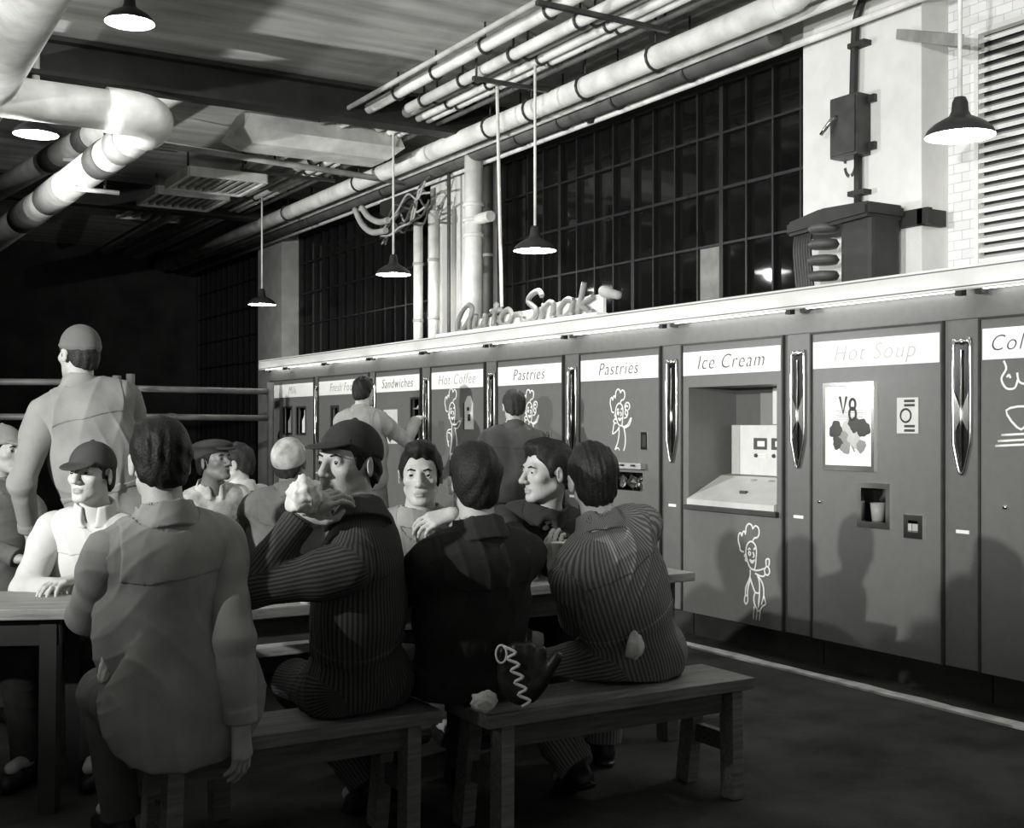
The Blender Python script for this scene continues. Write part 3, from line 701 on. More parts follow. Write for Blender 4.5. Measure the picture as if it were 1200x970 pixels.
# big insulated steam pipes at upper left
D1 = 9.4
h0, h1 = at(-140, 118, Y=9.55), at(135, 146, Y=9.55)
zc = 3.85
e0 = Vector((h1.x, 9.5, zc)); cor = Vector((h1.x + .34, 9.5, zc))
tail = at(-40, 305, D=15.5)
dirn = (tail - cor).normalized()
t = thing('steam_pipe', 'big white insulated pipe with a round elbow below the black girder', 'pipe', (0, 9.5, 3.7), 0, 'insulated steam pipes')
run = [Vector((-2.5, 9.5, zc)), e0]
arc = []
p_a = cor - Vector((.30, 0, 0)); p_b = cor + dirn * .30
for q in np.linspace(0, 1, 10): arc.append(p_a * (1 - q) ** 2 + cor * 2 * q * (1 - q) + p_b * q * q)
obj('pipe_run', tube([Vector((-2.5, 9.5, zc)), p_a], .155, 20), 'pipe_white', t)
obj('elbow', tube([p_a - Vector((.12, 0, 0))] + arc + [p_b + dirn * .1], .175, 20), 'pipe_white', t)
obj('branch', tube([p_b, tail], .15, 20), 'pipe_white', t)
for s0, s1, mm in ((.45, .75, 'pipe_grey'), (1.05, 1.35, 'band_dark'), (2.4, 3.1, 'pipe_grey'), (3.5, 4.2, 'band_dark')):
    obj('insulation_band', tube([p_b + dirn * s0, p_b + dirn * s1], .158, 20), mm, t)
hp = p_b + dirn * 1.75
bm = bmesh.new(); add_tube(bm, [hp + Vector((-.17, 0, -.165)), hp + Vector((.3, 0, -.165))], .022, 8)
obj('support_arm', bm, 'pipe_white', t)
obj('hanger', tube([hp + Vector((.17, 0, -.16)), hp + Vector((.17, 0, CEIL - hp.z))], .012, 6), 'dark_steel', t)
a, b_ = at(212, 100, Y=10.4), at(-20, 232, D=14.5)
t = thing('steam_pipe', 'white insulated pipe behind the elbow pipe, heading to the dark corner', 'pipe', a, 0, 'insulated steam pipes')
dn = (b_ - a).normalized()
obj('pipe_run', tube([a - dn * .2, b_], .125, 18), 'pipe_white', t)
for s0, s1, mm in ((.35, .6, 'pipe_grey'), (2.0, 2.25, 'band_dark'), (2.9, 3.2, 'band_dark')):
    obj('insulation_band', tube([a + dn * s0, a + dn * s1], .133, 18), mm, t)
hp = a + dn * 2.5
obj('support_arm', tube([hp + Vector((-.1, 0, -.14)), hp + Vector((.3, 0, -.14))], .02, 8), 'pipe_white', t)
a, b_ = at(62, -60, Z=3.95), at(-40, 150, Z=3.92)
a2 = a - (b_ - a).normalized() * 1.0
t = thing('steam_pipe', 'fat white insulated pipe crossing the top left corner', 'pipe', a, 0, 'insulated steam pipes')
obj('pipe_run', tube([a2, b_ + (b_ - a) * .1], .2, 20), 'pipe_white', t)
obj('support_arm', tube([at(2, 78, D=8.6), at(33, 80, D=8.6)], .03, 8), 'pipe_white', t)
a, b_ = at(150, 150, D=12.5), at(20, 275, D=17)
t = pipe('steam_pipe', 'thin dim pipe between the two insulated pipes', [a, b_], .06, 'pipe_grey', 'pipe', (), 'insulated steam pipes')
# cross pipe behind the girder
t = pipe('cross_pipe', 'thin pale pipe crossing under the ceiling behind the air diffuser', [at(175, 167, Y=11.6), at(475, 214, Y=11.6)], .032, 'pipe_grey', 'pipe', [at(400, 202, Y=11.6)])
t = pipe('cross_pipe', 'thin dark pipe crossing high in front of the far windows', [at(95, 233, Y=16.0), at(305, 258, Y=16.0)], .025, 'pipe_dark', 'pipe')
for k_, (xa, ya, xb, yb, X) in enumerate(((330, 217, 400, 180, 4.9), (318, 252, 450, 188, 5.3))):
    pass
# air diffuser
q = [at(285, 128, Y=10.6), at(463, 158, Y=10.6)]
x0, x1, zt = q[0].x, q[1].x, 4.36
t = thing('air_diffuser', 'pale tapered sheet metal air diffuser under the ceiling behind the girder', 'air diffuser', ((x0 + x1) / 2, 11.3, 3.98))
bm = bmesh.new()
top = [(x0 + .1, 10.6, zt), (x1, 10.6, zt), (x1, 11.1, zt), (x0 + .1, 11.1, zt)]
mid = [(x0 - .02, 10.5, 4.12), (x1 + .06, 10.5, 4.12), (x1 + .06, 11.2, 4.12), (x0 - .02, 11.2, 4.12)]
bot = [(x0 + .12, 10.65, 4.02), (x1 - .05, 10.65, 4.02), (x1 - .05, 11.05, 4.02), (x0 + .12, 11.05, 4.02)]
vs = [[bm.verts.new(p) for p in ring] for ring in (top, mid, bot)]
for a, b_ in zip(vs, vs[1:]):
    for k_ in range(4): bm.faces.new((a[k_], a[(k_ + 1) % 4], b_[(k_ + 1) % 4], b_[k_]))
bm.faces.new(vs[0]); bm.faces.new(vs[2][::-1])
obj('hood', bm, 'pipe_white', t)
for xx in (x0 + .15, x1 - .1):
    obj('hanger', tube([(xx, 10.7, zt), (xx, 10.7, CEIL)], .012, 6), 'dark_steel', t)
obj('duct_neck', box((x0 + .4, 10.7, zt), (x1 - .4, 11.0, CEIL)), 'pipe_grey', t)
# slatted light frames in the dark
for k_, (xa, xb, py, Y, lab) in enumerate(((222, 312, 200, 12.6, 'slatted metal frame hanging nearest the air diffuser'), (184, 268, 222, 14.2, 'slatted metal frame hanging in the middle of three'), (156, 262, 240, 16.4, 'slatted metal frame hanging farthest in the dark'))):
    a, b_ = at(xa, py, Y=Y), at(xb, py, Y=Y); z = a.z
    t = thing('light_rack', lab, 'hanging frame', ((a.x + b_.x) / 2, Y, z), 0, 'slatted frames under the ceiling')
    bm = bmesh.new(); dp = .9
    add_box(bm, (a.x, Y - .02, z - .05), (b_.x, Y + .02, z + .05)); add_box(bm, (a.x, Y + dp - .02, z - .05), (b_.x, Y + dp + .02, z + .05)); add_box(bm, (a.x - .02, Y, z - .05), (a.x + .02, Y + dp, z + .05)); add_box(bm, (b_.x - .02, Y, z - .05), (b_.x + .02, Y + dp, z + .05))
    obj('frame', bm, 'pipe_white', t)
    for n in range(9):
        xx = a.x + (b_.x - a.x) * (n + .5) / 9
        obj('slat', box((xx - .02, Y + .02, z - .03), (xx + .02, Y + dp - .02, z + .03)), 'pipe_grey', t)
    for xx in (a.x + .1, b_.x - .1): obj('rod', tube([(xx, Y + .4, z), (xx, Y + .4, CEIL)], .012, 6), 'dark_steel', t)
# conduits, cables and pipes on the middle pillar
GD = 'pipes running down the middle pillar'
for px_, r, m, X, zt_, lab in ((490, .05, 'pipe_white', 5.7, 3.55, 'white pipe farthest left on the middle pillar, cable coil above'), (508, .055, 'pipe_white', 5.7, 3.62, 'white pipe second from the left on the middle pillar'), (526, .02, 'pipe_dark', 5.8, 4.1, 'dark conduit down the middle of the pillar'), (555, .09, 'pipe_white', 5.75, 4.2, 'thick white drain pipe with collars right of the middle pillar'), (572, .05, 'pipe_dark', 6.0, 4.2, 'dark pipe right of the thick drain pipe')):
    p = at(px_, 300, X=X)
    t = thing('wall_pipe', lab, 'pipe', (X, p.y, 2.0), 0, GD)
    obj('pipe_run', tube([(X, p.y, 1.95), (X, p.y, zt_)], r, 14), m, t)
    if r > .08:
        for zz in (3.55, 3.4, 3.25): obj('collar', tube([(X, p.y, zz), (X, p.y, zz + .04)], r * 1.2, 14), m, t)
        obj('side_valve', tube([(X, p.y, 3.42), (X + .02, p.y - .3, 3.42)], .055, 10), m, t)
    elif r > .03:
        for zz in (2.5, 3.1): obj('strap', tube([(X, p.y, zz), (X, p.y, zz + .03)], r * 1.15, 12), 'pipe_grey', t)
cb = thing('cable_coil', 'tangle of dark and pale cables hung beside the middle pillar', 'cables', at(470, 260, X=5.6))
rnd = random.Random(5)
for k_ in range(9):
    pts = []
    for s_ in range(7):
        u = s_ / 6
        pts.append(at(450 + 52 * u + rnd.uniform(-4, 4), 268 - 50 * u * rnd.uniform(.3, 1) + 12 * math.sin(3 * u + k_) + rnd.uniform(-6, 8), X=5.6 + rnd.uniform(-.08, .08)))
    obj('cable', tube(smooth_path(pts, 4), .012, 6), ('pipe_dark', 'pipe_grey')[k_ % 2], cb)
obj('back_plate', box((5.68, at(488, 250, X=5.7).y, at(480, 270, X=5.7).z), (5.72, at(447, 250, X=5.7).y, at(480, 225, X=5.7).z)), 'black_steel', cb)
for k_, pts in enumerate(([(416, 245), (424, 262), (436, 272), (452, 270)], [(424, 243), (432, 254), (444, 260), (455, 258)])):
    t = tag(obj('bent_conduit', tube(smooth_path([at(a, b, X=5.55) for a, b in pts], 5), .035, 10), 'pipe_grey'), ('lower', 'upper')[k_] + ' of two bent conduits left of the cable tangle', 'conduit', 'bent conduits')
# pendant lamps in a row over the machine fronts
GLAMP = 'pendant lamps over the machines'
def lamp_tree(label, loc, drop, group, rod=.011):
    t = thing('pendant_lamp', label, 'lamp', loc, 0, group)
    x, y, z = loc
    prof = [(.17, 0), (.168, .012), (.155, .035), (.125, .062), (.085, .085), (.055, .10), (.042, .125), (.038, .17), (.028, .195), (0, .2)]
    obj('shade', lathe(prof, loc, 32), 'shade_outside', t, 'dark enamel shade')
    inner = [(.168, .001), (.153, .031), (.12, .056), (.08, .078), (.045, .092), (0, .095)]
    obj('reflector', lathe(inner, loc, 32), 'enamel_white', t, 'white inside of the shade')
    bm = bmesh.new(); bmesh.ops.create_uvsphere(bm, u_segments=16, v_segments=10, radius=.045, matrix=Matrix.Translation((x, y, z + .045)))
    for f in bm.faces: f.smooth = True
    obj('bulb', bm, 'bulb', t, 'lit bulb')
    obj('rod', tube([(x, y, z + .19), (x, y, z + drop)], rod, 8), 'pipe_white', t, 'thin white hanging rod')
    return t
LX = 5.0
for px_, py_, lab, dr in ((1125, 160, 'lit pendant lamp hanging in front of the white brick wall', 1.6), (627, 294, 'lit pendant lamp hanging in front of the dark windows', 1.62), (461, 322, 'lit pendant lamp hanging in front of the middle pillar pipes', 1.58), (307, 357, 'lit pendant lamp farthest away in the dark corner', 1.55)):
    p = at(px_, py_, X=LX)
    lamp_tree(lab, (p.x, p.y, p.z), CEIL - p.z, GLAMP)
for px_, py_, d, lab in ((152, 27, 8.3, 'bright ceiling lamp at the top left above the girder'), (42, 158, 9.3, 'bright ceiling lamp between the two white insulated pipes')):
    p = at(px_, py_, D=d); lamp_tree(lab, (p.x, p.y, p.z), CEIL - p.z, 'ceiling lamps at upper left', .03)
p = at(577, 110, X=LX); p2 = at(576, 350, X=LX)
tag(obj('sign_rod', tube([(LX + .04, p.y, CEIL), (LX + .09, p.y, 2.4)], .015, 8), 'pipe_white'), 'long thin white rod hanging down to the raised letters', 'rod')
# wall arm by the right lamp
a, b_ = at(1058, 36, X=5.9), at(1122, 46, X=5.6)
bm = bmesh.new(); add_beam(bm, at(1055, 40, X=5.9), at(1124, 47, X=5.3), .05, .06)
tag(obj('pillar_bracket', bm, 'metal_grey'), 'flat grey bracket arm at the top of the white pillar', 'bracket')
# ================================================================ benches, tables, rail
def bench(x0, x1, y0, y1, z, label, legs, m='wood'):
    t = thing('bench', label, 'bench', ((x0 + x1) / 2, (y0 + y1) / 2, 0), 0, 'wooden benches')
    obj('seat', box((x0, y0, z - .045), (x1, y1, z), .004), m, t)
    ap = bmesh.new(); add_box(ap, (x0 + .12, y0 + .05, z - .13), (x1 - .12, y0 + .08, z - .045)); add_box(ap, (x0 + .12, y1 - .08, z - .13), (x1 - .12, y1 - .05, z - .045))
    obj('rail', ap, 'wood_dark', t)
    for lx in legs:
        for ly, s in ((y0 + .05, -1), (y1 - .05, 1)):
            obj('leg', beam((lx, ly, z - .045), (lx - .02, ly + s * .03, 0), .05, .075, (0, 1, 0)), m, t)
        obj('stretcher', beam((lx, y0 + .04, .2), (lx, y1 - .04, .2), .03, .07), 'wood_dark', t)
    return t
bench(.86, 1.90, 3.58, 3.87, .45, 'wooden bench under the striped back with the baseball cap', (1.0, 1.80), 'wood_bench')
bench(1.985, 3.165, 3.42, 3.73, .45, 'wooden bench with its free end pointing at the machines', (2.07, 3.09), 'wood_bench')
bench(1.5, 3.3, 4.99, 5.25, .45, 'wooden bench on the far side of the long table', (1.65, 3.1))
bench(.92, 1.42, 5.2, 5.48, .45, 'short wooden bench under the man in the pale shirt', (.99, 1.35), 'wood_dark')
bench(1.5, 3.4, 5.82, 6.1, .45, 'wooden bench below the man in the pale cap', (1.7, 3.2), 'wood_dark')
bench(1.5, 3.4, 6.75, 7.02, .45, 'wooden bench below the man in the flat cap', (1.7, 3.2), 'wood_dark')
def table(c, L, W, z, rz, label, m='wood', ml='wood_dark'):
    t = thing('table', label, 'table', (c[0], c[1], 0), rz, 'wooden mess tables')
    R = WM[t.name]
    def put(name, bm, mm):
        bm.transform(R); return obj(name, bm, mm, t)
    put('tabletop', box((-L / 2, -W / 2, z - .04), (L / 2, W / 2, z), .004), m)
    ap = bmesh.new()
    for s in (-1, 1): add_box(ap, (-L / 2 + .08, s * (W / 2 - .06) - .015, z - .14), (L / 2 - .08, s * (W / 2 - .06) + .015, z - .04))
    put('apron', ap, ml)
    for sx_ in (-1, 1):
        for s in (-1, 1): put('leg', beam((sx_ * (L / 2 - .12), s * (W / 2 - .08), z - .04), (sx_ * (L / 2 - .12), s * (W / 2 - .05), 0), .06, .08, (0, 1, 0)), ml)
    return t
table((2.36, 4.49), 2.3, .62, .75, 0, 'long wooden mess table the middle men eat at')
table((.58, 4.95), .95, .5, .75, math.radians(-25), 'wooden table at the left edge under the pale-shirted elbow', 'wood', 'wood_shaded')  # legs and apron carry painted shade below the top
table((2.45, 6.43), 1.9, .55, .75, 0, 'wooden mess table in front of the man in the flat cap', 'wood_dark')
bm = box((1.72, 4.70, .752), (2.08, 4.79, .85), .006)
tag(obj('wooden_tray', bm, 'wood_dark'), 'low dark wooden tray on the far edge of the long table', 'tray')
# pipe railing at the back
a, b_ = at(152, 455, D=12.6), at(319, 459, D=14.4)
t = thing('pipe_railing', 'grey two-bar railing ending at the Milk machine', 'railing', (a.x, a.y, 0), 0, 'railings at the back')
for (ya, yb) in ((455, 459), (488, 490)):
    obj('rail_bar', tube([at(152, ya, D=12.6), at(319, yb, D=14.4)], .035, 8), 'rail_paint', t)
for px_, d in ((153, 12.6), (317, 14.35)):
    p = at(px_, 438 if px_ < 200 else 448, D=d); obj('post', tube([(p.x, p.y, 0), (p.x, p.y, p.z)], .045, 8), 'rail_paint', t)
p = at(200, 489, D=13.1); bm = bmesh.new(); bmesh.ops.create_icosphere(bm, subdivisions=2, radius=.07, matrix=Matrix.Translation(p) @ Matrix.Diagonal((1.3, .8, .7, 1)))
obj('coupling', bm, 'rail_paint', t)
t = thing('pipe_railing', 'grey two-bar railing behind the standing man in pale coveralls', 'railing', at(-40, 497, D=12) * 1.0, 0, 'railings at the back')
for ya in (447, 488):
    obj('rail_bar', tube([at(-60, ya, D=12.2), at(138, ya + 1, D=12.5)], .035, 8), 'rail_paint', t)
for px_ in (-55, 137):
    p = at(px_, 440, D=12.3); obj('post', tube([(p.x, p.y, 0), (p.x, p.y, p.z)], .045, 8), 'rail_paint', t)
# ================================================================ people: smooth bodies grown from distance fields
mk('skin', .46, .55, .08, 14., .12, 120.)
mk('skin_pale', .54, .55, .08, 14., .12, 120.)
mk('skin_dark', .2, .45, .12, 14., .12, 120.)
mk('lip', .33, .5, .08); mk('lip_dark', .11, .5, .08)
mk('hair_black', .012, .6, .4, 60., .4, 120., spec=.25)
mk('hair_dark', .03, .65, .4, 60., .4, 120., spec=.25)
mk('eye_white', .32, .2, .02); mk('iris', .02, .15, .05)
mk('cloth_black', .028, .9, .3, 9., .12, 260.)
mk('cloth_dark', .045, .9, .25, 9., .12, 260.)
mk('cloth_light', .38, .9, .12, 9., .12, 260.)
mk('cloth_work', .33, .9, .15, 9., .12, 260.)
mk('cloth_dim', .08, .9, .18, 9., .12, 260.)
mk('cloth_mid', .15, .9, .18, 9., .12, 260.)
mk('cloth_grey', .26, .9, .15, 9., .12, 260.)
mk('cloth_pale', .55, .9, .1, 9., .12, 260.)
mk('cloth_white', .62, .9, .06, 9., .12, 260.)
mk('cloth_stripe', .24, .9, .15, 9., .12, 260., stripes=(.0145, .10, .5))
mk('cloth_stripe_dark', .085, .9, .15, 9., .12, 260., stripes=(.013, .03, .5))
mk('cloth_pattern', .5, .9, .45, 16., .12, 260.)
mk('shoe_black', .015, .4, .3, 9.); mk('shoe_tan', .25, .6, .3, 9.)

A_ = lambda *v: np.array(v, np.float32)
def nz_(v): v = np.asarray(v, np.float32); return v / max(1e-9, float(np.linalg.norm(v)))
def f_cone(a, b, ra, rb):
    a, b = np.asarray(a, np.float32), np.asarray(b, np.float32); ab = b - a; l2 = float(ab @ ab) + 1e-12
    def f(q):
        pa = q - a; t = np.clip(pa @ ab / l2, 0, 1)
        return np.sqrt(((pa - t[:, None] * ab) ** 2).sum(1)) - (ra + (rb - ra) * t)
    return f
def f_flat(a, b, ra, rb):
    a, b = np.asarray(a, np.float32), np.asarray(b, np.float32); L = float(np.linalg.norm(b - a)); u = (b - a) / L
    def f(q):
        pa = q - a; h = pa @ u; rad = np.sqrt(np.maximum((pa * pa).sum(1) - h * h, 0))
        dr = rad - (ra + (rb - ra) * np.clip(h / L, 0, 1)); da = np.maximum(-h, h - L)
        return np.where((dr > 0) & (da > 0), np.hypot(dr, da), np.maximum(dr, da))
    return f
def f_ell(c, r, R=None):
    c, r = np.asarray(c, np.float32), np.asarray(r, np.float32)
    def f(q):
        p = q - c
        if R is not None: p = p @ R
        k0 = np.sqrt(((p / r) ** 2).sum(1)); k1 = np.sqrt(((p / (r * r)) ** 2).sum(1)) + 1e-9
        return np.where(k0 < .2, -r.min() * .8, k0 * (k0 - 1) / k1)
    return f
def f_half(n, p):
    n = nz_(n); p = np.asarray(p, np.float32)
    return lambda q: (q - p) @ n
def rot(ax, deg):
    return np.array(Matrix.Rotation(math.radians(deg), 3, ax), np.float32)
class Field:
    def __init__(s): s.ops = []; s.frames = [(A_(0, 0, 0), np.eye(3, dtype=np.float32), 1.)]; s.fr = 0; s.disp = None
    def frame(s, c, R, k=1.): s.frames.append((np.asarray(c, np.float32), np.asarray(R, np.float32), k)); s.fr = len(s.frames) - 1
    def world(s): s.fr = 0
    def u(s, f, k=.02): s.ops.append(('u', k, s.fr, f))
    def c(s, f, k=.01): s.ops.append(('c', k, s.fr, f))
    def i(s, f, k=.01): s.ops.append(('i', k, s.fr, f))
    def each(s, P):
        cache = {}; out = []
        for m, k, fr, f in s.ops:
            c, R, sc = s.frames[fr]
            if fr not in cache: cache[fr] = ((P - c) @ R) / sc
            out.append(f(cache[fr]) * sc)
        return out
    def value(s, P, idx):
        cache = {}; d = None
        for j in idx:
            m, k, fr, f = s.ops[j]; c, R, sc = s.frames[fr]
            if fr not in cache: cache[fr] = ((P - c) @ R) / sc
            x = f(cache[fr]) * sc
            if d is None: d = x if m == 'u' else np.full(len(P), 1., np.float32); continue
            if m == 'u':
                h = np.clip(.5 + .5 * (d - x) / k, 0, 1); d = d + (x - d) * h - k * h * (1 - h)
            else:
                if m == 'c': x = -x
                h = np.clip(.5 - .5 * (d - x) / k, 0, 1); d = d + (x - d) * h + k * h * (1 - h)
        if s.disp is not None: d = d + s.disp(P)
        return d
def skin_mesh(S, lo, hi, h):
    """surface nets on a sparse grid"""
    B = 12; lo = np.asarray(lo, np.float32)
    nb = np.ceil((np.asarray(hi) - lo) / h / B).astype(int) + 1; n = nb * B
    ci = np.stack(np.meshgrid(*[np.arange(k) for k in nb], indexing='ij'), -1).reshape(-1, 3)
    cen = lo + (ci * B + (B - 1) / 2).astype(np.float32) * h
    raw = np.array(S.each(cen.astype(np.float32)))
    d = S.value(cen.astype(np.float32), range(len(S.ops)))
    Rb = B * h * .87
    um = np.array([o[0] == 'u' for o in S.ops]); dm = np.where(um[:, None], raw, 1e9).min(0)
    keep = np.where((np.abs(d) < Rb * 1.5 + .03))[0]
    V = np.repeat(np.repeat(np.repeat(d.reshape(nb), B, 0), B, 1), B, 2).astype(np.float32)
    off = np.stack(np.meshgrid(*[np.arange(B)] * 3, indexing='ij'), -1).reshape(-1, 3)
    for b in keep:
        idx = [j for j, o in enumerate(S.ops) if (o[0] == 'u' and raw[j, b] < dm[b] + 2.6 * Rb + o[1] * 1.5) or (o[0] == 'c' and raw[j, b] < 1.5 * Rb + .03 + o[1]) or (o[0] == 'i' and raw[j, b] > -(1.5 * Rb + .03 + o[1]))]
        P = (lo + (ci[b] * B + off) * h).astype(np.float32)
        v = S.value(P, idx)
        x, y, z = ci[b] * B
        V[x:x + B, y:y + B, z:z + B] = v.reshape(B, B, B)
    V[0], V[-1] = 1, 1; V[:, 0], V[:, -1] = 1, 1; V[:, :, 0], V[:, :, -1] = 1, 1
    ins = V < 0
    cnt = np.zeros(np.array(V.shape) - 1, np.int8)
    for a in (0, 1):
        for b in (0, 1):
            for c in (0, 1): cnt += ins[a:a + n[0] - 1, b:b + n[1] - 1, c:c + n[2] - 1]
    act = np.argwhere((cnt > 0) & (cnt < 8))
    ids = np.full(cnt.shape, -1, np.int32); ids[tuple(act.T)] = np.arange(len(act))
    s_ = np.zeros((len(act), 3), np.float32); w = np.zeros(len(act), np.float32)
    corner = [(a, b, c) for a in (0, 1) for b in (0, 1) for c in (0, 1)]
    for p in corner:
        for ax in range(3):
            if p[ax]: continue
            q = list(p); q[ax] = 1
            va = V[tuple((act + p).T)]; vb = V[tuple((act + q).T)]
            cr = (va < 0) != (vb < 0); t = np.where(cr, va / np.where(cr, va - vb, 1), 0)
            pos = np.array(p, np.float32)[None].repeat(len(act), 0); pos[:, ax] += t
            s_ += np.where(cr[:, None], pos, 0); w += cr
    verts = lo + (act + s_ / w[:, None]) * h
    quads = []
    for ax in range(3):
        u, v = (ax + 1) % 3, (ax + 2) % 3
        sl = [slice(None)] * 3; sl[ax] = slice(0, -1); s2 = [slice(None)] * 3; s2[ax] = slice(1, None)
        a, b = ins[tuple(sl)], ins[tuple(s2)]
        e = np.argwhere(a != b); flip = a[tuple(e.T)]
        du = np.zeros(3, int); du[u] = 1; dv = np.zeros(3, int); dv[v] = 1
        Q = np.stack([ids[tuple((e - du - dv).T)], ids[tuple((e - dv).T)], ids[tuple(e.T)], ids[tuple((e - du).T)]], 1)
        Q = np.where(flip[:, None], Q, Q[:, ::-1]); quads.append(Q)
    return verts.astype(np.float32), np.concatenate(quads)
def np_mesh(name, v, q, mats, index=None):
    me = bpy.data.meshes.new(name)
    me.vertices.add(len(v)); me.vertices.foreach_set('co', v.ravel())
    me.loops.add(q.size); me.loops.foreach_set('vertex_index', q.ravel().astype(np.int32))
    me.polygons.add(len(q)); me.polygons.foreach_set('loop_start', np.arange(0, q.size, 4, dtype=np.int32))
    if index is not None: me.polygons.foreach_set('material_index', index.astype(np.int32))
    me.polygons.foreach_set('use_smooth', np.ones(len(q), bool))
    for m in mats: me.materials.append(M[m])
    me.update(calc_edges=True); return me
def folds(seed, amp, vert=.3):
    """soft drape plus a few creases that come and go, running mostly up and down"""
    r = np.random.RandomState(seed); K = []
    for n in range(7):
        k = r.normal(size=3); k[2] *= vert if n % 3 else .7; k = k / np.linalg.norm(k) * (r.uniform(14, 26) if n < 4 else r.uniform(26, 46))
        m = r.normal(size=3); m = m / np.linalg.norm(m) * r.uniform(6, 13)
        K.append((k.astype(np.float32), m.astype(np.float32), r.uniform(0, 6), r.uniform(0, 6)))
    def f(P):
        v = 0
        for n, (k, m, a, b) in enumerate(K):
            w = np.sin(P @ m + b); s_ = np.sin(P @ k + a + 1.6 * w)
            v = v + (s_ * .22 if n < 4 else ((1 - np.abs(s_)) ** 2 - .25) * .5 * np.clip(.4 + np.sin(P @ m[[1, 2, 0]] + a), 0, 1))
        return (-amp * v).astype(np.float32)
    return f
def ik(Sx, T, l1, l2, pole):
    d = T - Sx; L = float(np.linalg.norm(d)); dn = d / L; L = min(L, .998 * (l1 + l2))
    a = (l1 * l1 - l2 * l2 + L * L) / (2 * L); hh = math.sqrt(max(1e-8, l1 * l1 - a * a))
    p = np.asarray(pole, np.float32); p = nz_(p - dn * float(p @ dn))
    return Sx + dn * a + p * hh, Sx + dn * L
def hand_ops(S, W, fd, bn, side, curl, s=1., spread=1., thumb=.5):
    """five fingers on a palm; side +1 right, -1 left; fd finger direction, bn back of the hand"""
    y = nz_(fd); z = np.asarray(bn, np.float32); z = nz_(z - y * float(z @ y)); x = np.cross(y, z)
    S.frame(W, np.stack([x, y, z], 1), s); sg = -side
    kn = [(.030, .088), (.010, .093), (-.011, .088), (-.030, .078)]
    S.u(f_ell((0, 0, 0), (.027, .03, .02)), .012)
    for kx, ky in kn: S.u(f_cone((kx * sg * .55, .005, 0), (kx * sg, ky, 0), .0155, .0125), .012)
    S.u(f_ell((.024 * sg, .035, -.01), (.015, .032, .014)), .012)
    seg = [(.042, .026, .021), (.046, .029, .022), (.042, .027, .021), (.033, .021, .019)]
    cl = curl if isinstance(curl, (list, tuple)) else [curl * .9, curl, curl * 1.08, curl * 1.15]
    for (kx, ky), sgm, c in zip(kn, seg, cl):
        p = np.array([kx * sg, ky, 0]); a = c * .75; sp = kx * sg * 2.2 * spread
        for n, L in enumerate(sgm):
            d = np.array([sp * math.cos(a) * .8, math.cos(a), -math.sin(a)]); d /= np.linalg.norm(d); e = p + d * L
            S.u(f_cone(p, e, .0092 - .0008 * n, .0084 - .0008 * n), .0035)
            p = e; a += c * (1.0 if n == 0 else .7)
    t0 = np.array([.026 * sg, .022, -.008]); t1 = t0 + np.array([.024 * sg, .030, -.012 - .012 * thumb])
    t2 = t1 + np.array([.010 * sg * (1 - 1.6 * thumb), .030, -.008 - .012 * thumb]); t3 = t2 + np.array([-.004 * sg - .012 * sg * thumb, .024, -.004])
    S.u(f_cone(t0, t1, .015, .012), .01); S.u(f_cone(t1, t2, .011, .0098), .004); S.u(f_cone(t2, t3, .0098, .0078), .004)
    S.world()
def head_ops(S, c, R, s, ears=True, detail=True):
    S.frame(c, R, s)
    S.u(f_ell((0, -.014, .034), (.075, .094, .083)), .02)
    S.u(f_ell((0, .030, -.018), (.057, .062, .078)), .03)
    S.u(f_ell((0, .034, -.072), (.046, .050, .040)), .025)
    S.u(f_ell((0, .076, -.100), (.020, .015, .015)), .02)
    for q in (-1, 1):
        S.u(f_cone((q * .048, -.004, -.056), (q * .018, .066, -.098), .016, .013), .02)
        S.u(f_ell((q * .044, .056, -.022), (.018, .022, .017)), .02)
    if detail:
        S.u(f_cone((-.03, .080, .021), (.03, .080, .021), .012, .012), .015)
        for q in (-1, 1):
            S.c(f_ell((q * .032, .100, .0), (.019, .020, .013)), .012)
            S.u(f_ell((q * .0315, .0755, .001), (.0145, .0145, .0145)), .004)
            S.c(f_ell((q * .0318, .0935, .0), (.0122, .012, .0040)), .002)
        S.u(f_cone((0, .088, .014), (0, .112, -.030), .0085, .0115), .010)
        S.u(f_ell((0, .113, -.034), (.0125, .012, .0105)), .008)
        for q in (-1, 1):
            S.u(f_ell((q * .0125, .101, -.037), (.0085, .010, .008)), .006)
            S.c(f_ell((q * .0075, .108, -.046), (.004, .005, .004)), .003)
        S.c(f_cone((0, .106, -.048), (0, .104, -.056), .003, .0035), .006)
        S.u(f_ell((0, .088, -.065), (.021, .0095, .0055)), .008)
        S.u(f_ell((0, .087, -.0765), (.017, .0095, .006)), .008)
        S.c(f_ell((0, .103, -.0705), (.026, .013, .0022)), .003)
        S.c(f_ell((0, .1, -.089), (.016, .009, .005)), .01)
    if ears:
        for q in (-1, 1):
            Re = rot('Z', -q * 22) @ rot('X', -10)
            S.u(f_ell((q * .079, -.010, -.008), (.0075, .019, .032), Re), .006)
            S.c(f_ell((q * .088, -.004, -.008), (.007, .010, .019), Re), .005)
    S.world()
HAIRLINE = ([-.14, -.10, -.06, -.025, .0, .022, .040, .062, .090, .12], [-.078, -.074, -.055, -.030, -.012, -.022, .010, .050, .072, .078])
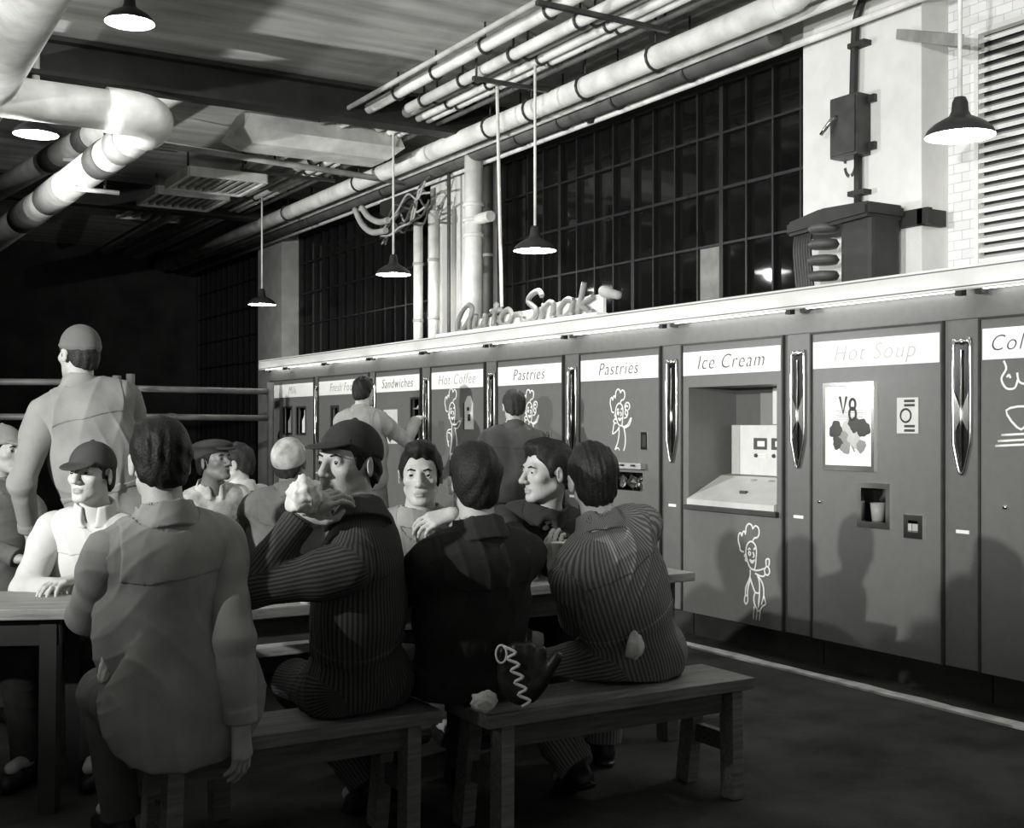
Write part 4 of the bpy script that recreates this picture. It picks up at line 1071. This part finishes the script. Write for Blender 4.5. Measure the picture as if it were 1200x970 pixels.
def hair_field(c, R, s, thick=.012, top=.0, noise=.003, seed=1, shift=0.):
    S = Field(); S.frame(c, R, s)
    S.u(f_ell((0, -.014, .034), (.075 + thick * .75, .094 + thick, .083 + thick * .8)), .02)
    S.u(f_ell((0, -.055, -.03), (.060 + thick * .6, .045 + thick, .06)), .03)
    if top: S.u(f_ell((0, .025, .098), (.056, .07, .022 + top)), .025)
    S.i(lambda q: (np.interp(q[:, 1], *HAIRLINE) + shift + np.where(q[:, 1] > .03, .006 * np.sin(q[:, 0] * 150 + seed) + .004 * np.sin(q[:, 0] * 61 + 2 * seed) + .004, 0) - q[:, 2]).astype(np.float32), .006)
    for q in (-1, 1): S.c(f_ell((q * .083, -.006, -.010), (.02, .022, .032)), .004)
    r = np.random.RandomState(seed); K = [(r.normal(size=3) * np.array([110, 45, 45])).astype(np.float32) for _ in range(4)]; ph = r.uniform(0, 6, 4)
    cc, RR = np.asarray(c, np.float32), np.asarray(R, np.float32)
    def dsp(P):
        q = (P - cc) @ RR
        return (noise * sum(np.sin(q @ k + a) for k, a in zip(K, ph)) * .5).astype(np.float32)
    S.disp = dsp; S.world(); return S
def brow_field(c, R, s):
    S = Field(); S.frame(c, R, s)
    for q in (-1, 1):
        S.u(f_cone((q * .016, .0925, .019), (q * .032, .0925, .0235), .0035, .0035), .004); S.u(f_cone((q * .032, .0925, .0235), (q * .048, .083, .018), .0035, .002), .004)
    return S
def hat_field(kind, c, R, s, tilt=0):
    S = Field(); S.frame(c, R @ rot('X', tilt), s)
    if kind == 'baseball':
        S.u(f_ell((0, -.014, .040), (.086, .106, .094)), .02); S.i(f_half((0, .10, -1), (0, .03, .030)), .006)
        S.u(f_ell((0, .094, .044), (.070, .066, .0075), rot('X', -14)), .006)
        S.u(f_ell((0, -.014, .135), (.009, .009, .006)), .004)
    elif kind == 'beanie':
        S.u(f_ell((0, -.014, .040), (.084, .104, .096)), .02); S.i(f_half((0, .05, -1), (0, 0, .018)), .008)
        S.u(f_ell((0, -.012, .036), (.088, .108, .022)), .006)
    elif kind == 'flat':
        S.u(f_ell((0, -.014, .048), (.086, .106, .07)), .02); S.u(f_ell((0, .004, .092), (.104, .128, .036), rot('X', -8)), .02)
        S.i(f_half((0, .1, -1), (0, .03, .034)), .006)
        S.u(f_ell((0, .104, .055), (.062, .05, .009), rot('X', -16)), .008)
    elif kind == 'dome':
        S.u(f_ell((0, -.018, .034), (.088, .11, .098)), .02); S.i(f_half((0, .2, -1), (0, 0, .0)), .008)
        S.u(f_ell((0, .10, .030), (.06, .03, .007), rot('X', -20)), .008)
    S.world(); return S
eye_me = None
def eye_mesh():
    global eye_me
    if eye_me is None:
        bm = bmesh.new(); bmesh.ops.create_uvsphere(bm, u_segments=24, v_segments=16, radius=.0128, matrix=Matrix.Rotation(PI / 2, 4, 'X'))
        for f in bm.faces:
            f.smooth = True; f.material_index = 1 if f.calc_center_median().normalized().y > .88 else 0
        eye_me = bpy.data.meshes.new('eye'); bm.to_mesh(eye_me); bm.free(); eye_me.materials.append(M['eye_white']); eye_me.materials.append(M['iris'])
    return eye_me
PSEED = 0
GP_ = 'workers in the lunch room'
def person(label, base, yaw, head, seat=.45, face=None, pitch=0., roll=0., twist=0., s=1., hs=1.05, arms=None, feet=None, top=('jacket', 'cloth_dark', .02), low=('trousers', 'cloth_dark'),
           hair=('hair_black', .012, 0.), hat=None, skin='skin', h=.006, visible_face=False, fold=.007, collar=True, nlean=.3, shoe='shoe_black', wide=1., hump=0., tail=0., collar_mat=None):
    global PSEED; PSEED += 1
    bx, by = base; ya = math.radians(yaw)
    Rz = np.array(Matrix.Rotation(ya, 3, 'Z'), np.float32); org = A_(bx, by, 0)
    toL = lambda w: (np.asarray(w, np.float32) - org) @ Rz
    dirL = lambda w: np.asarray(w, np.float32) @ Rz
    H = toL(head)
    sit = seat is not None
    Pc = A_(0, 0, seat + .105 * s) if sit else A_(0, 0, .95 * s)
    fw = A_(0, 1, 0)
    nb = H - nz_(A_(0, nlean, 1)) * .185 * hs
    T = nb - Pc; tl = float(np.linalg.norm(T)); sp = T / tl; ts = tl / .49
    print('PERSON %-28s torso scale %.2f lean %.0f' % (label[:28], ts, math.degrees(math.acos(max(-1, min(1, sp[2]))))))
    tw = math.radians(twist); yv = A_(-math.sin(tw), math.cos(tw), 0); yv = nz_(yv - sp * float(yv @ sp)); xv = np.cross(yv, sp)
    Rc = np.stack([xv, yv, sp], 1)
    fa = math.radians((face if face is not None else yaw) - yaw)
    Rh = np.array(Matrix.Rotation(fa, 3, 'Z') @ Matrix.Rotation(math.radians(-pitch), 3, 'X') @ Matrix.Rotation(math.radians(roll), 3, 'Y'), np.float32)
    sh = {q: nb + Rc @ A_(q * .178 * s * wide, .0, -.075 * s) for q in (-1, 1)}
    arms = arms or {}; AR = {}
    for q in (-1, 1):
        a = dict(h=(q * .14, .40, .80 if sit else .85), pole=(q * .7, -.3, -.8), fd=(-q * .5, .8, 0), bn=(0, 0, 1), curl=.5); a.update(arms.get(q, {}))
        if 'w' in a: a['h'] = toL(a['w'])
        for kx in ('pole', 'fd', 'bn'):
            if kx + 'w' in a: a[kx] = dirL(a[kx + 'w'])
        E_, W_ = ik(sh[q], np.asarray(a['h'], np.float32), .295 * s, .265 * s, a['pole']); AR[q] = (E_, W_, a)
    LG = {}
    for q in (-1, 1):
        hip = Pc + A_(q * .092 * s, .0, -.03 * s)
        ft = dict(a=(q * .13, .40, .09) if sit else (q * .11, .0, .09), toe=(q * .15, 1, 0), pole=(q * .25, 1, .8 if sit else 0)); ft.update((feet or {}).get(q, {}))
        if 'w' in ft: ft['a'] = toL(ft['w'])
        K_, An = ik(hip, np.asarray(ft['a'], np.float32), .43 * s, .42 * s, ft['pole']); LG[q] = (hip, K_, An, ft)
    def torso(S, t, bag=0., cloth=False):
        S.frame(Pc, np.eye(3, dtype=np.float32)); S.u(f_ell((0, -.005, -.01), (.168 * s + t, .118 * s + t, .125 * s + t)), .05)
        S.frame(Pc * .62 + nb * .38, Rc); S.u(f_ell((0, 0, 0), (.150 * s + t + bag, .108 * s + t + bag * .6, .20 * ts + t)), .07)
        S.frame(nb, Rc)
        S.u(f_ell((0, .0, -.20 * ts), (.166 * s * wide + t, .118 * s + t, .205 * ts + t)), .07)
        S.u(f_ell((0, -.03, -.12), (.13 * s * wide + t, .075 * s + t, .12 + t)), .05)
        S.world()
        S.u(f_cone(sh[-1] * .8 + sh[1] * .2, sh[1] * .8 + sh[-1] * .2, .064 * s + t, .064 * s + t), .05)
        for q in (-1, 1):
            ta = min(t, .02); 
            if not cloth: S.u(f_cone(sh[q], sh[q] * .8 + AR[q][0] * .2, .058 * s + ta, .055 * s + ta), .04)
            if cloth: S.u(f_cone(nb + sp * .0, sh[q] * .9 + nb * .1, .044 * s + t * .7, .050 * s + t), .04)
            else: S.u(f_cone(nb + sp * .035, sh[q] * .9 + nb * .1, .042 * s + t, .046 * s + t), .045)
    def arm(S, q, t, cuff=False):
        t = min(t, .017)
        E_, W_, a = AR[q]
        S.u(f_cone(sh[q], E_, .054 * s + t, .041 * s + t), .035)
        if cuff:
            e = W_ - nz_(W_ - E_) * .012
            S.u(f_flat(E_, e, .042 * s + t, .030 * s + t), .02); S.u(f_flat(e - nz_(W_ - E_) * .045, e, .034 * s + t, .034 * s + t), .006)
            S.u(f_ell(E_, (.044 * s + t,) * 3), .02)
        else: S.u(f_cone(E_, W_, .042 * s + t, .027 * s + t), .02)
    def leg(S, q, t, cuff=False, lower=True, upper=True):
        hip, K_, An, ft = LG[q]
        if upper: S.u(f_cone(hip, K_, .086 * s + t, .060 * s + t), .05)
        if lower:
            if cuff: S.u(f_flat(K_, An + nz_(K_ - An) * .0, .061 * s + t, .048 * s + t), .04); S.u(f_ell(K_, (.06 * s + t,) * 3), .03)
            else: S.u(f_cone(K_, An, .056 * s + t, .036 * s + t), .03)
    pts = [H + A_(0, 0, .2), H - A_(.2, .2, .2), H + A_(.2, .2, 0), Pc - A_(.25, .25, .2), Pc + A_(.25, .25, .2)]
    for q in (-1, 1):
        pts += [sh[q] + A_(.13, .13, .13), sh[q] - A_(.13, .13, .13)]
        for p in (AR[q][0], LG[q][1], LG[q][2]): pts += [p - .12, p + .12]
        pts += [AR[q][1] - .2, AR[q][1] + .2]
    pts = np.array(pts); lo, hi = pts.min(0), pts.max(0)
    # --- body, one continuous surface
    S = Field(); torso(S, -.004)
    for q in (-1, 1): leg(S, q, -.004, lower=False)
    if sit: S.i(f_half((0, 0, -1), (0, 0, seat + .012)), .02)
    for q in (-1, 1): leg(S, q, -.006, upper=False); arm(S, q, -.003)
    S.u(f_cone(nb - sp * .02, H + Rh @ A_(0, -.02, -.055) * hs, .060 * hs, .054 * hs), .03)
    head_ops(S, H, Rh, hs, True, visible_face)
    for q in (-1, 1):
        E_, W_, a = AR[q]; hand_ops(S, W_, a['fd'], a['bn'], q, a['curl'], s * 1.03, a.get('spread', 1.), a.get('thumb', .5))
        hip, K_, An, ft = LG[q]; S.u(f_cone(An, An + nz_(ft['toe']) * .13, .034, .026), .02)
    v, qd = skin_mesh(S, lo, hi, h)
    fc = v[qd].mean(1); hq = ((fc - H) @ Rh) / hs
    lip = (np.abs(hq[:, 0]) < .022) & (hq[:, 1] > .083) & (((hq[:, 2] + .0705) / .0115) ** 2 + (hq[:, 0] / .022) ** 2 < 1)
    me = np_mesh('person', v, qd, [skin, 'lip_dark' if skin == 'skin_dark' else 'lip'], lip.astype(int))
    o = bpy.data.objects.new('person', me); C.objects.link(o); o.location = (bx, by, 0); o.rotation_euler = (0, 0, ya)
    tag(o, label, 'person', GP_)
    def around(v):
        """distance along the cloth around the nearest limb, for woven stripes"""
        best = np.full(len(v), 9., np.float32); u = np.zeros(len(v), np.float32)
        limbs = [(Pc - sp * .2, nb + sp * .05, .15, xv, -yv, .16)]
        for q in (-1, 1):
            E_, W_, _a = AR[q]; hip, K_, An, _f = LG[q]
            for p0, p1, r in ((sh[q] * .8 + E_ * .2, E_, .055), (E_, W_, .045), (hip, K_, .09), (K_, An, .06)):
                ax = nz_(p1 - p0); e1 = np.cross(ax, A_(0, 1, 0) if abs(ax[1]) < .8 else A_(1, 0, 0)); e1 = nz_(e1); limbs.append((p0, p1, r, e1, np.cross(ax, e1), r * 1.2))
        for p0, p1, r, e1, e2, w in limbs:
            ab = p1 - p0; t = np.clip((v - p0) @ ab / float(ab @ ab), 0, 1); dv = v - p0 - t[:, None] * ab
            dd = np.sqrt((dv * dv).sum(1)) - r; m_ = dd < best
            a_ = np.arctan2(dv @ e1, dv @ e2) * w; best = np.where(m_, dd, best); u = np.where(m_, a_, u)
        return (u + 2.).astype(np.float32)
    def child(name, F, m, hh=None, lab=None, a=None, b=None):
        v, qd = skin_mesh(F, lo if a is None else a, hi if b is None else b, hh or h)
        if not len(v): return None
        me = np_mesh(name, v, qd, [m])
        if 'stripe' in m:
            at_ = me.attributes.new('stripe_u', 'FLOAT', 'POINT'); at_.data.foreach_set('value', around(v))
        c = bpy.data.objects.new(name, me); C.objects.link(c); c.parent = o
        if lab: c['label'] = lab
        return c
    # --- clothes
    def clothing(kind, t):
        S = Field(); torso(S, t, .022, True)
        if hump: S.frame(nb, Rc); S.u(f_ell((0, -.06, -.16), (.15, .05 + hump, .2)), .06); S.world()
        if kind == 'coverall':
            for q in (-1, 1): leg(S, q, t, lower=False)
            if sit: S.i(f_half((0, 0, -1), (0, 0, seat + .004)), .012)
            for q in (-1, 1): leg(S, q, t, True, upper=False)
        else:
            S.i(f_half(-(sp * .5 + A_(0, 0, .5)), Pc - A_(0, 0, .10 * s if kind == 'jacket' else .06 * s)), .01)
            if sit: S.i(f_half((0, 0, -1), (0, 0, seat + .004)), .012)
        if tail: S.u(f_ell((0, -.20, seat + .14), (.25, .045, .12 + tail)), .05); S.i(f_half((0, 0, -1), (0, 0, seat - .06)), .01)
        S.disp = folds(PSEED, fold)
        if collar:
            up = nz_(H + Rh @ A_(0, -.03, -.06) * hs - nb)
            S.u(f_flat(nb - up * .01, nb + up * .070, .096 * hs, .078 * hs), .008)
            S.c(f_flat(nb + up * .0, nb + up * .12, .070 * hs, .070 * hs), .003)
            S.c(f_cone(nb + Rc @ A_(0, .09, .02), nb + Rc @ A_(0, .10, .12), .03, .055), .01)
        else:
            S.c(f_cone(nb, nb + sp * .1, .064 * hs, .064 * hs), .01)
        return S
    if collar_mat:
        up = nz_(H + Rh @ A_(0, -.03, -.06) * hs - nb); S = Field()
        S.u(f_flat(nb + up * .0, nb + up * .066, .098 * hs, .079 * hs), .01); S.c(f_flat(nb - up * .02, nb + up * .12, .070 * hs, .066 * hs), .004)
        S.c(f_cone(nb + Rc @ A_(0, .10, -.01), nb + Rc @ A_(0, .11, .12), .02, .06), .006)
        child('collar', S, collar_mat, .005, None, nb - .18, nb + .18)
    cl = child(top[0], clothing('coverall' if top[0] == 'coverall' else top[0], top[2]), top[1])
    for q in (-1, 1):
        S = Field(); arm(S, q, top[2] + .002, True); ta = min(top[2], .022)
        S.u(f_cone(sh[q] * .93 + nb * .07, sh[q] * .75 + AR[q][0] * .25, .056 * s + ta, .055 * s + ta), .03); S.disp = folds(PSEED + 200 + 20 * q, fold * .8)
        pp = np.array([sh[q], AR[q][0], AR[q][1]]); sl = child('sleeve', S, top[1], None, None, pp.min(0) - .13, pp.max(0) + .13)
        sl.parent = cl
    S = Field(); torso(S, top[2] + .0035, .022, True); yz = nb - sp * .12
    S.i(f_half(-sp, yz), .002); S.c(f_cone(nb - sp * .02, nb + sp * .3, .088 * hs, .088 * hs), .004)
    for q in (-1, 1): S.i(f_half((sh[q] - nb) * A_(1, 1, 0), nb + (sh[q] - nb) * .86), .003)
    S.disp = folds(PSEED, fold); yk = child('yoke', S, top[1])
    if yk: yk.parent = cl
    if top[0] == 'coverall':
        S = Field(); torso(S, top[2] + .004, .022, True); wz = Pc + sp * .16
        S.i(f_half(sp, wz + sp * .018), .004); S.i(f_half(-sp, wz - sp * .018), .004); S.disp = folds(PSEED, fold)
        child('waistband', S, top[1])
    if top[0] != 'coverall':
        S = Field(); S.frame(Pc, np.eye(3, dtype=np.float32)); S.u(f_ell((0, -.005, -.01), (.168 * s + .012, .118 * s + .012, .125 * s + .01)), .05); S.world()
        for q in (-1, 1): leg(S, q, .012, lower=False)
        S.i(f_half((0, 0, 1), Pc + A_(0, 0, .1)), .01)
        if sit: S.i(f_half((0, 0, -1), (0, 0, seat + .004)), .012)
        for q in (-1, 1): leg(S, q, .014, True, upper=False)
        S.disp = folds(PSEED + 50, fold)
        child(low[0], S, low[1])
    for q in (-1, 1):
        hip, K_, An, ft = LG[q]; ty = nz_(ft['toe']); sd = A_(0, 0, 1) if abs(ty[2]) < .7 else nz_(A_(0, -1, .2))
        tz = nz_(sd - ty * float(sd @ ty)); Rf = np.stack([np.cross(ty, tz), ty, tz], 1)
        S = Field(); S.frame(An, Rf)
        S.u(f_cone((0, -.005, .03), (0, -.01, -.03), .045, .043), .02); S.u(f_cone((0, -.02, -.045), (0, .10, -.045), .040, .044), .02); S.u(f_cone((0, .10, -.048), (0, .165, -.055), .044, .032), .02)
        S.i(f_half((0, 0, -1), (0, 0, -.078)), .004); S.u(f_ell((0, -.035, -.076), (.037, .037, .012)), .004)
        child('shoe', S, shoe, .006, None, An - .24, An + .24)
    # --- head dress
    a, b = H - .22, H + .22
    if hat is None or hat[0] != 'none':
        child('hair', hair_field(H, Rh, hs, hair[1], hair[2], .003, PSEED, -.0), hair[0], min(h, .005), None, a, b)
    if hat: child('cap', hat_field(hat[0], H, Rh, hs, hat[2] if len(hat) > 2 else 0), hat[1], min(h, .005), None, a, b)
    if visible_face:
        child('eyebrows', brow_field(H, Rh, hs), hair[0], .003, None, a, b)
        for q in (-1, 1):
            c = bpy.data.objects.new('eye', eye_mesh()); C.objects.link(c); c.parent = o
            p = H + Rh @ A_(q * .0315, .0755, .001) * hs
            c.matrix_local = Matrix.Translation(Vector([float(x) for x in p])) @ Matrix([[float(x) for x in r] for r in Rh]).to_4x4() @ Matrix.Diagonal((hs, hs, hs, 1))
    WM[o.name] = Matrix.Translation((bx, by, 0)) @ Matrix.Rotation(ya, 4, 'Z')
    return o, dict(H=H, AR=AR, toW=lambda l: Rz @ np.asarray(l, np.float32) + org)
# ---------------------------------------------------------------- who sits where
RV = (CA, -SA, 0); FV = (SA, CA, 0)
def mixd(r, f, u=0.): return (CA * r + SA * f, -SA * r + CA * f, u)      # a direction from right / away / up
HI = .005
person('man in a grey work jacket with his back turned, on the left bench end', (1.0, 3.73), 3, at(187, 541, D=3.62), s=1.02, hs=1.08, face=-4, wide=.96, h=HI, tail=.10, feet={-1: dict(a=(-.02, .40, .09), pole=(.0, 1, .6)), 1: dict(a=(.12, .42, .09))},
       arms={1: dict(w=at(282, 852, D=3.58), pole=(-.1, -.6, 0), fd=(.1, .1, -1), bn=(.5, -.8, 0), curl=.35, thumb=.2), -1: dict(w=at(128, 722, D=3.95), polew=mixd(-.55, -.3, -.8), fd=(.6, .8, 0))},
       top=('jacket', 'cloth_work', .03), low=('trousers', 'cloth_dim'), hair=('hair_black', .013, .004), fold=.008)
person('man in a pale shirt and dark cap facing the camera over the left table', (1.13, 5.32), 150, at(107, 556, D=4.95), s=1.0, hs=1.04, face=135, pitch=-6, visible_face=True, h=HI, skin='skin_pale',
       arms={1: dict(w=at(92, 694, D=4.75), polew=mixd(-1, .0, -.4), fdw=mixd(1, -.3, 0), bn=(0, 0, 1)), -1: dict(h=(-.05, .38, .80))},
       top=('shirt', 'cloth_white', .020), low=('trousers', 'cloth_black'), hat=('baseball', 'cloth_dark', -8), hair=('hair_dark', .008, 0.), fold=.008)  # trousers set to black to paint in the shade down there
person('standing man in pale coveralls and knit cap with his back turned', (1.30, 5.66), -4, at(92, 415, D=5.5), seat=None, s=1.02, hs=1.02, face=20, pitch=-4, h=HI, wide=1.0,
       arms={-1: dict(w=at(35, 624, D=5.42), polew=mixd(-.15, -1, 0), fd=(0, .3, -1), bn=(-1, 0, 0), curl=.8), 1: dict(h=(.2, .3, 1.0))},
       top=('coverall', 'cloth_grey', .036), hat=('beanie', 'cloth_mid'), hair=('hair_dark', .008, 0.), fold=.010)
person('man in a dark jacket and cap seated at the far left edge', (.88, 6.5), 200, at(5, 528, D=6.3), face=215, visible_face=True, skin='skin',
       arms={1: dict(w=at(22, 655, D=6.0), pole=(.6, -.5, -.6)), -1: dict(h=(-.1, .42, .75))},
       top=('jacket', 'cloth_mid', .022), hat=('baseball', 'cloth_grey'), hair=('hair_dark', .008, 0.))
person('man in a flat cap and light open jacket facing right at the rear table', (2.1, 6.95), 185, at(251, 541, D=6.75), face=208, pitch=-12, visible_face=True, skin='skin_dark', hs=1.0,
       top=('jacket', 'cloth_pattern', .022), hat=('flat', 'cloth_dark'), hair=('hair_black', .008, 0.))
person('man in a white shirt half hidden behind the flat cap', (2.5, 7.5), 30, at(276, 543, D=7.6), face=60, top=('shirt', 'cloth_white', .02), skin='skin_pale', hair=('hair_dark', .012, .004))
person('man in a pale cap and grey shirt with his back turned at the rear bench', (2.2, 5.98), -14, at(340, 541, D=6.15), face=-40, pitch=-10, s=1.0, hs=1.0, top=('shirt', 'cloth_mid', .026), hat=('dome', 'cloth_pattern', 0), hair=('hair_dark', .006, 0.), skin='skin_dark', fold=.008)
P8, D8 = person('man in a striped coverall and black cap looking back while eating', (1.66, 3.74), 12, at(408, 543, D=3.92), s=1.03, hs=1.1, face=114, pitch=-3, twist=42, visible_face=True, h=HI,
       arms={-1: dict(w=at(355, 606, D=3.74), polew=mixd(-.3, -.2, -1), fdw=mixd(.75, -.1, .6), bnw=mixd(-.5, -.6, .3), curl=.75), 1: dict(h=(.18, .40, .80))},
       feet={1: dict(w=at(468, 893, D=4.36), toe=(0, .7, -.8)), -1: dict(w=at(430, 915, D=4.3), toe=(0, .8, -.5))},
       top=('coverall', 'cloth_stripe_dark', .022), hat=('baseball', 'cloth_black', 4), hair=('hair_black', .01, 0.), fold=.010)
P9, D9 = person('bareheaded man facing the camera with a hand at his chin', (2.52, 5.12), 158, at(493, 556, D=5.0), s=1.0, hs=1.1, face=150, visible_face=True, h=HI,
       arms={-1: dict(w=at(530, 602, D=4.78), polew=mixd(1, -.2, -.9), fdw=mixd(-.9, -.2, -.25), bnw=mixd(.2, -.6, .8), curl=.5), 1: dict(h=(.12, .42, .80))},
       top=('shirt', 'cloth_grey', .018), hair=('hair_black', .013, .012))
person('man in a black jacket with his back turned between two striped men', (2.05, 3.68), -8, at(556, 565, D=4.1), s=1.03, wide=.94, hs=1.08, face=-16, pitch=-6, h=HI,
       top=('jacket', 'cloth_black', .026), low=('trousers', 'cloth_black'), hair=('hair_black', .014, .006), fold=.010)
P11, D11 = person('dark haired man in profile looking left across the long table', (3.0, 4.98), 160, at(641, 553, D=5.1), s=1.0, hs=1.1, face=88, visible_face=True, h=HI,
       arms={1: dict(w=at(655, 668, D=4.65), pole=(.8, -.2, -.6), fd=(0, .3, 1), bnw=mixd(-.3, -.9, 0), curl=.9), -1: dict(h=(-.12, .40, .80))},
       top=('jacket', 'cloth_black', .018), hair=('hair_black', .013, .012))
person('man in a striped shirt hunched over the table, back turned, nearest the machines', (2.78, 3.66), 0, at(694, 561, D=4.42), s=1.03, hs=1.08, face=-20, pitch=-12, roll=-4, h=HI,
       arms={-1: dict(w=at(684, 690, D=4.8), polew=mixd(-.1, -.4, -1)), 1: dict(h=(.1, .42, .80))},
       feet={-1: dict(w=at(676, 900, D=4.5), toe=(0, .8, -.4))},
       top=('coverall', 'cloth_stripe', .026), hair=('hair_black', .015, .006), fold=.010)
person('man in a pale jacket reaching toward the Sandwiches machine', (4.22, 9.38), -50, at(426, 459, D=10.2), seat=None, s=1.02, face=-50, visible_face=True, hs=1.05,
       arms={1: dict(w=at(488, 492, D=10.45), pole=(.3, -.3, -1), fd=(0, 1, .3), bn=(0, -.3, 1), curl=.3), -1: dict(h=(-.15, .35, 1.1))},
       fold=.010, top=('jacket', 'cloth_grey', .036), low=('trousers', 'cloth_mid'), hair=('hair_black', .012, .006))
person('man in a dark jacket standing at the left Pastries machine, seen from behind', (4.68, 7.70), -35, at(602, 476, D=9.02), seat=None, s=.98, face=-20, hs=1.02, wide=1.05,
       arms={1: dict(h=(.2, .28, 1.15)), -1: dict(h=(-.2, .2, .95))},
       top=('jacket', 'cloth_dim', .03), low=('trousers', 'cloth_dark'), hair=('hair_dark', .012, .004))
# ---------------------------------------------------------------- things they hold or carry
def lump(name, label, cat, c, r, m, rough=.25, seed=1, squash=(1, 1, 1)):
    bm = bmesh.new(); bmesh.ops.create_icosphere(bm, subdivisions=4, radius=1, matrix=Matrix.Identity(4)); rr = random.Random(seed)
    K = [(Vector((rr.gauss(0, 1), rr.gauss(0, 1), rr.gauss(0, 1))) * rr.uniform(1.2, 2.6), rr.uniform(0, 6)) for _ in range(7)]
    for v in bm.verts:
        d = 1 + rough * sum((1 - abs(math.sin(v.co.dot(k) + a))) ** 2 - .35 for k, a in K) / 3
        v.co = Vector((v.co.x * squash[0], v.co.y * squash[1], v.co.z * squash[2])) * r * d + Vector(c)
    for f in bm.faces: f.smooth = True
    return tag(obj(name, bm, m), label, cat)
c = at(358, 580, D=3.68)
lump('wrapped_sandwich', 'sandwich in crumpled white paper held to the mouth of the black-capped man', 'sandwich', c, .058, 'paper', .5, 4, (1.0, .8, 1.15))
c = at(657, 650, D=4.6)
t = thing('paper_cup', 'white paper cup held by the man in profile', 'cup', c - Vector((0, 0, .05)))
obj('cup_body', lathe([(0, 0), (.026, 0), (.036, .095), (.038, .098), (.034, .095), (.025, .005), (0, .005)], c - Vector((0, 0, .05)), 20), 'paper', t)
lump('pocket_rag', 'white rag stuffed in the back pocket of the hunched striped man', 'rag', at(744, 757, D=4.32), .05, 'rag_white', .3, 9, (.8, .5, 1.1))
lump('hanging_rag', 'white rag hanging off the bench edge under the laced leather glove', 'rag', at(567, 822, D=3.95), .045, 'rag_white', .3, 3, (1.1, .5, .8))
lump('folded_paper', 'scrap of white paper in the pocket of the grey jacket', 'paper', at(122, 785, D=3.52), .035, 'paper', .4, 6, (.5, .4, 1.3))
# laced leather glove hanging against the bench
g0 = at(612, 790, D=4.0)
t = thing('leather_glove', 'dark leather ball glove with white lacing hanging at the bench', 'glove', g0)
S = Field(); S.frame(np.array(g0, np.float32), np.array([[CA, SA, 0], [-SA, CA, 0], [0, 0, 1]], np.float32))
S.u(f_ell((0, 0, 0), (.085, .032, .105)), .02)
for k_ in range(4): S.u(f_cone((-.05 + .035 * k_, 0, .02), (-.062 + .041 * k_, .0, .095 - .012 * abs(k_ - 1.5)), .027, .022), .012)
S.u(f_cone((.06, 0, -.03), (.115, -.01, .06), .026, .02), .012); S.c(f_ell((0, -.04, .0), (.05, .02, .06)), .02)
v, q_ = skin_mesh(S, np.array(g0) - .2, np.array(g0) + .2, .005)
me = np_mesh('glove_body', v - np.array(g0, np.float32), q_, ['leather_black']); gb = bpy.data.objects.new('glove_body', me); C.objects.link(gb); gb.parent = t
gx = lambda a, b: g0 + Vector(RV) * a + Vector((0, 0, b)) - Vector(FV) * .036
bm = bmesh.new(); zz = [gx(-.05 + (.022 if k_ % 2 else -.012) + .006 * k_, .10 - .02 * k_) for k_ in range(11)]
obj('lacing', tube(smooth_path(zz, 4), .0055, 6), 'lace', t, 'white zigzag lacing')
obj('loop', tube([gx(-.07 + .018 * math.cos(q), .075 + .03 * math.sin(q)) for q in np.linspace(0, 2 * PI, 14, endpoint=False)], .004, 6, True), 'lace', t, 'white loop')
# ================================================================ light and camera
def point(name, loc, power, rad, m='POINT'):
    l = bpy.data.lights.new(name, m); l.energy = power; l.shadow_soft_size = rad
    o = bpy.data.objects.new(name, l); C.objects.link(o); o.location = loc; return o
def flash(name, loc, target, power, rad, ang, blend):
    o = point(name, loc, power, rad, 'SPOT'); o.data.spot_size = math.radians(ang); o.data.spot_blend = blend
    o.rotation_euler = (Vector(target) - Vector(loc)).to_track_quat('-Z', 'Y').to_euler(); return o
flash('flash_bulb', (-3.2, 3.15, 2.5), (3.2, 6.4, 4.9), 1700, .05, 96, .5)
flash('flash_bulb_near', (-1.35, .1, 1.9), (-1.35 + 6 * math.sin(math.radians(58)), .1 + 6 * math.cos(math.radians(58)), 1.9 + 6 * math.tan(math.radians(14))), 1250, .05, 58, .6)
flash('flash_bulb_far', (-2.2, 10.3, 2.3), (5.1, 10.2, 1.7), 1700, .06, 84, .6)
for o in [x for x in bpy.data.objects if x.name.startswith('pendant_lamp')]:
    p = WM[o.name].translation
    point('lamp_light', (p.x, p.y, p.z - .02), 28, .05)
w = bpy.data.worlds.new('World'); bpy.context.scene.world = w; w.use_nodes = True
w.node_tree.nodes['Background'].inputs[0].default_value = (.9, .9, .88, 1); w.node_tree.nodes['Background'].inputs[1].default_value = .2
cam = bpy.data.cameras.new('camera'); cam.sensor_width = 36; cam.lens = 36 * F_PX / 1200; cam.sensor_fit = 'HORIZONTAL'
cam.shift_y = (HZ - 485) / 1200
co = bpy.data.objects.new('camera', cam); C.objects.link(co)
co.location = (0, 0, CAM_H); co.rotation_euler = (PI / 2, 0, -ANG)
sc = bpy.context.scene; sc.camera = co
sc.view_settings.view_transform = 'Standard'; sc.view_settings.look = 'None'; sc.view_settings.gamma = 1; sc.view_settings.exposure = 0
sc.view_settings.use_curve_mapping = False
sc.cycles.use_denoising = True
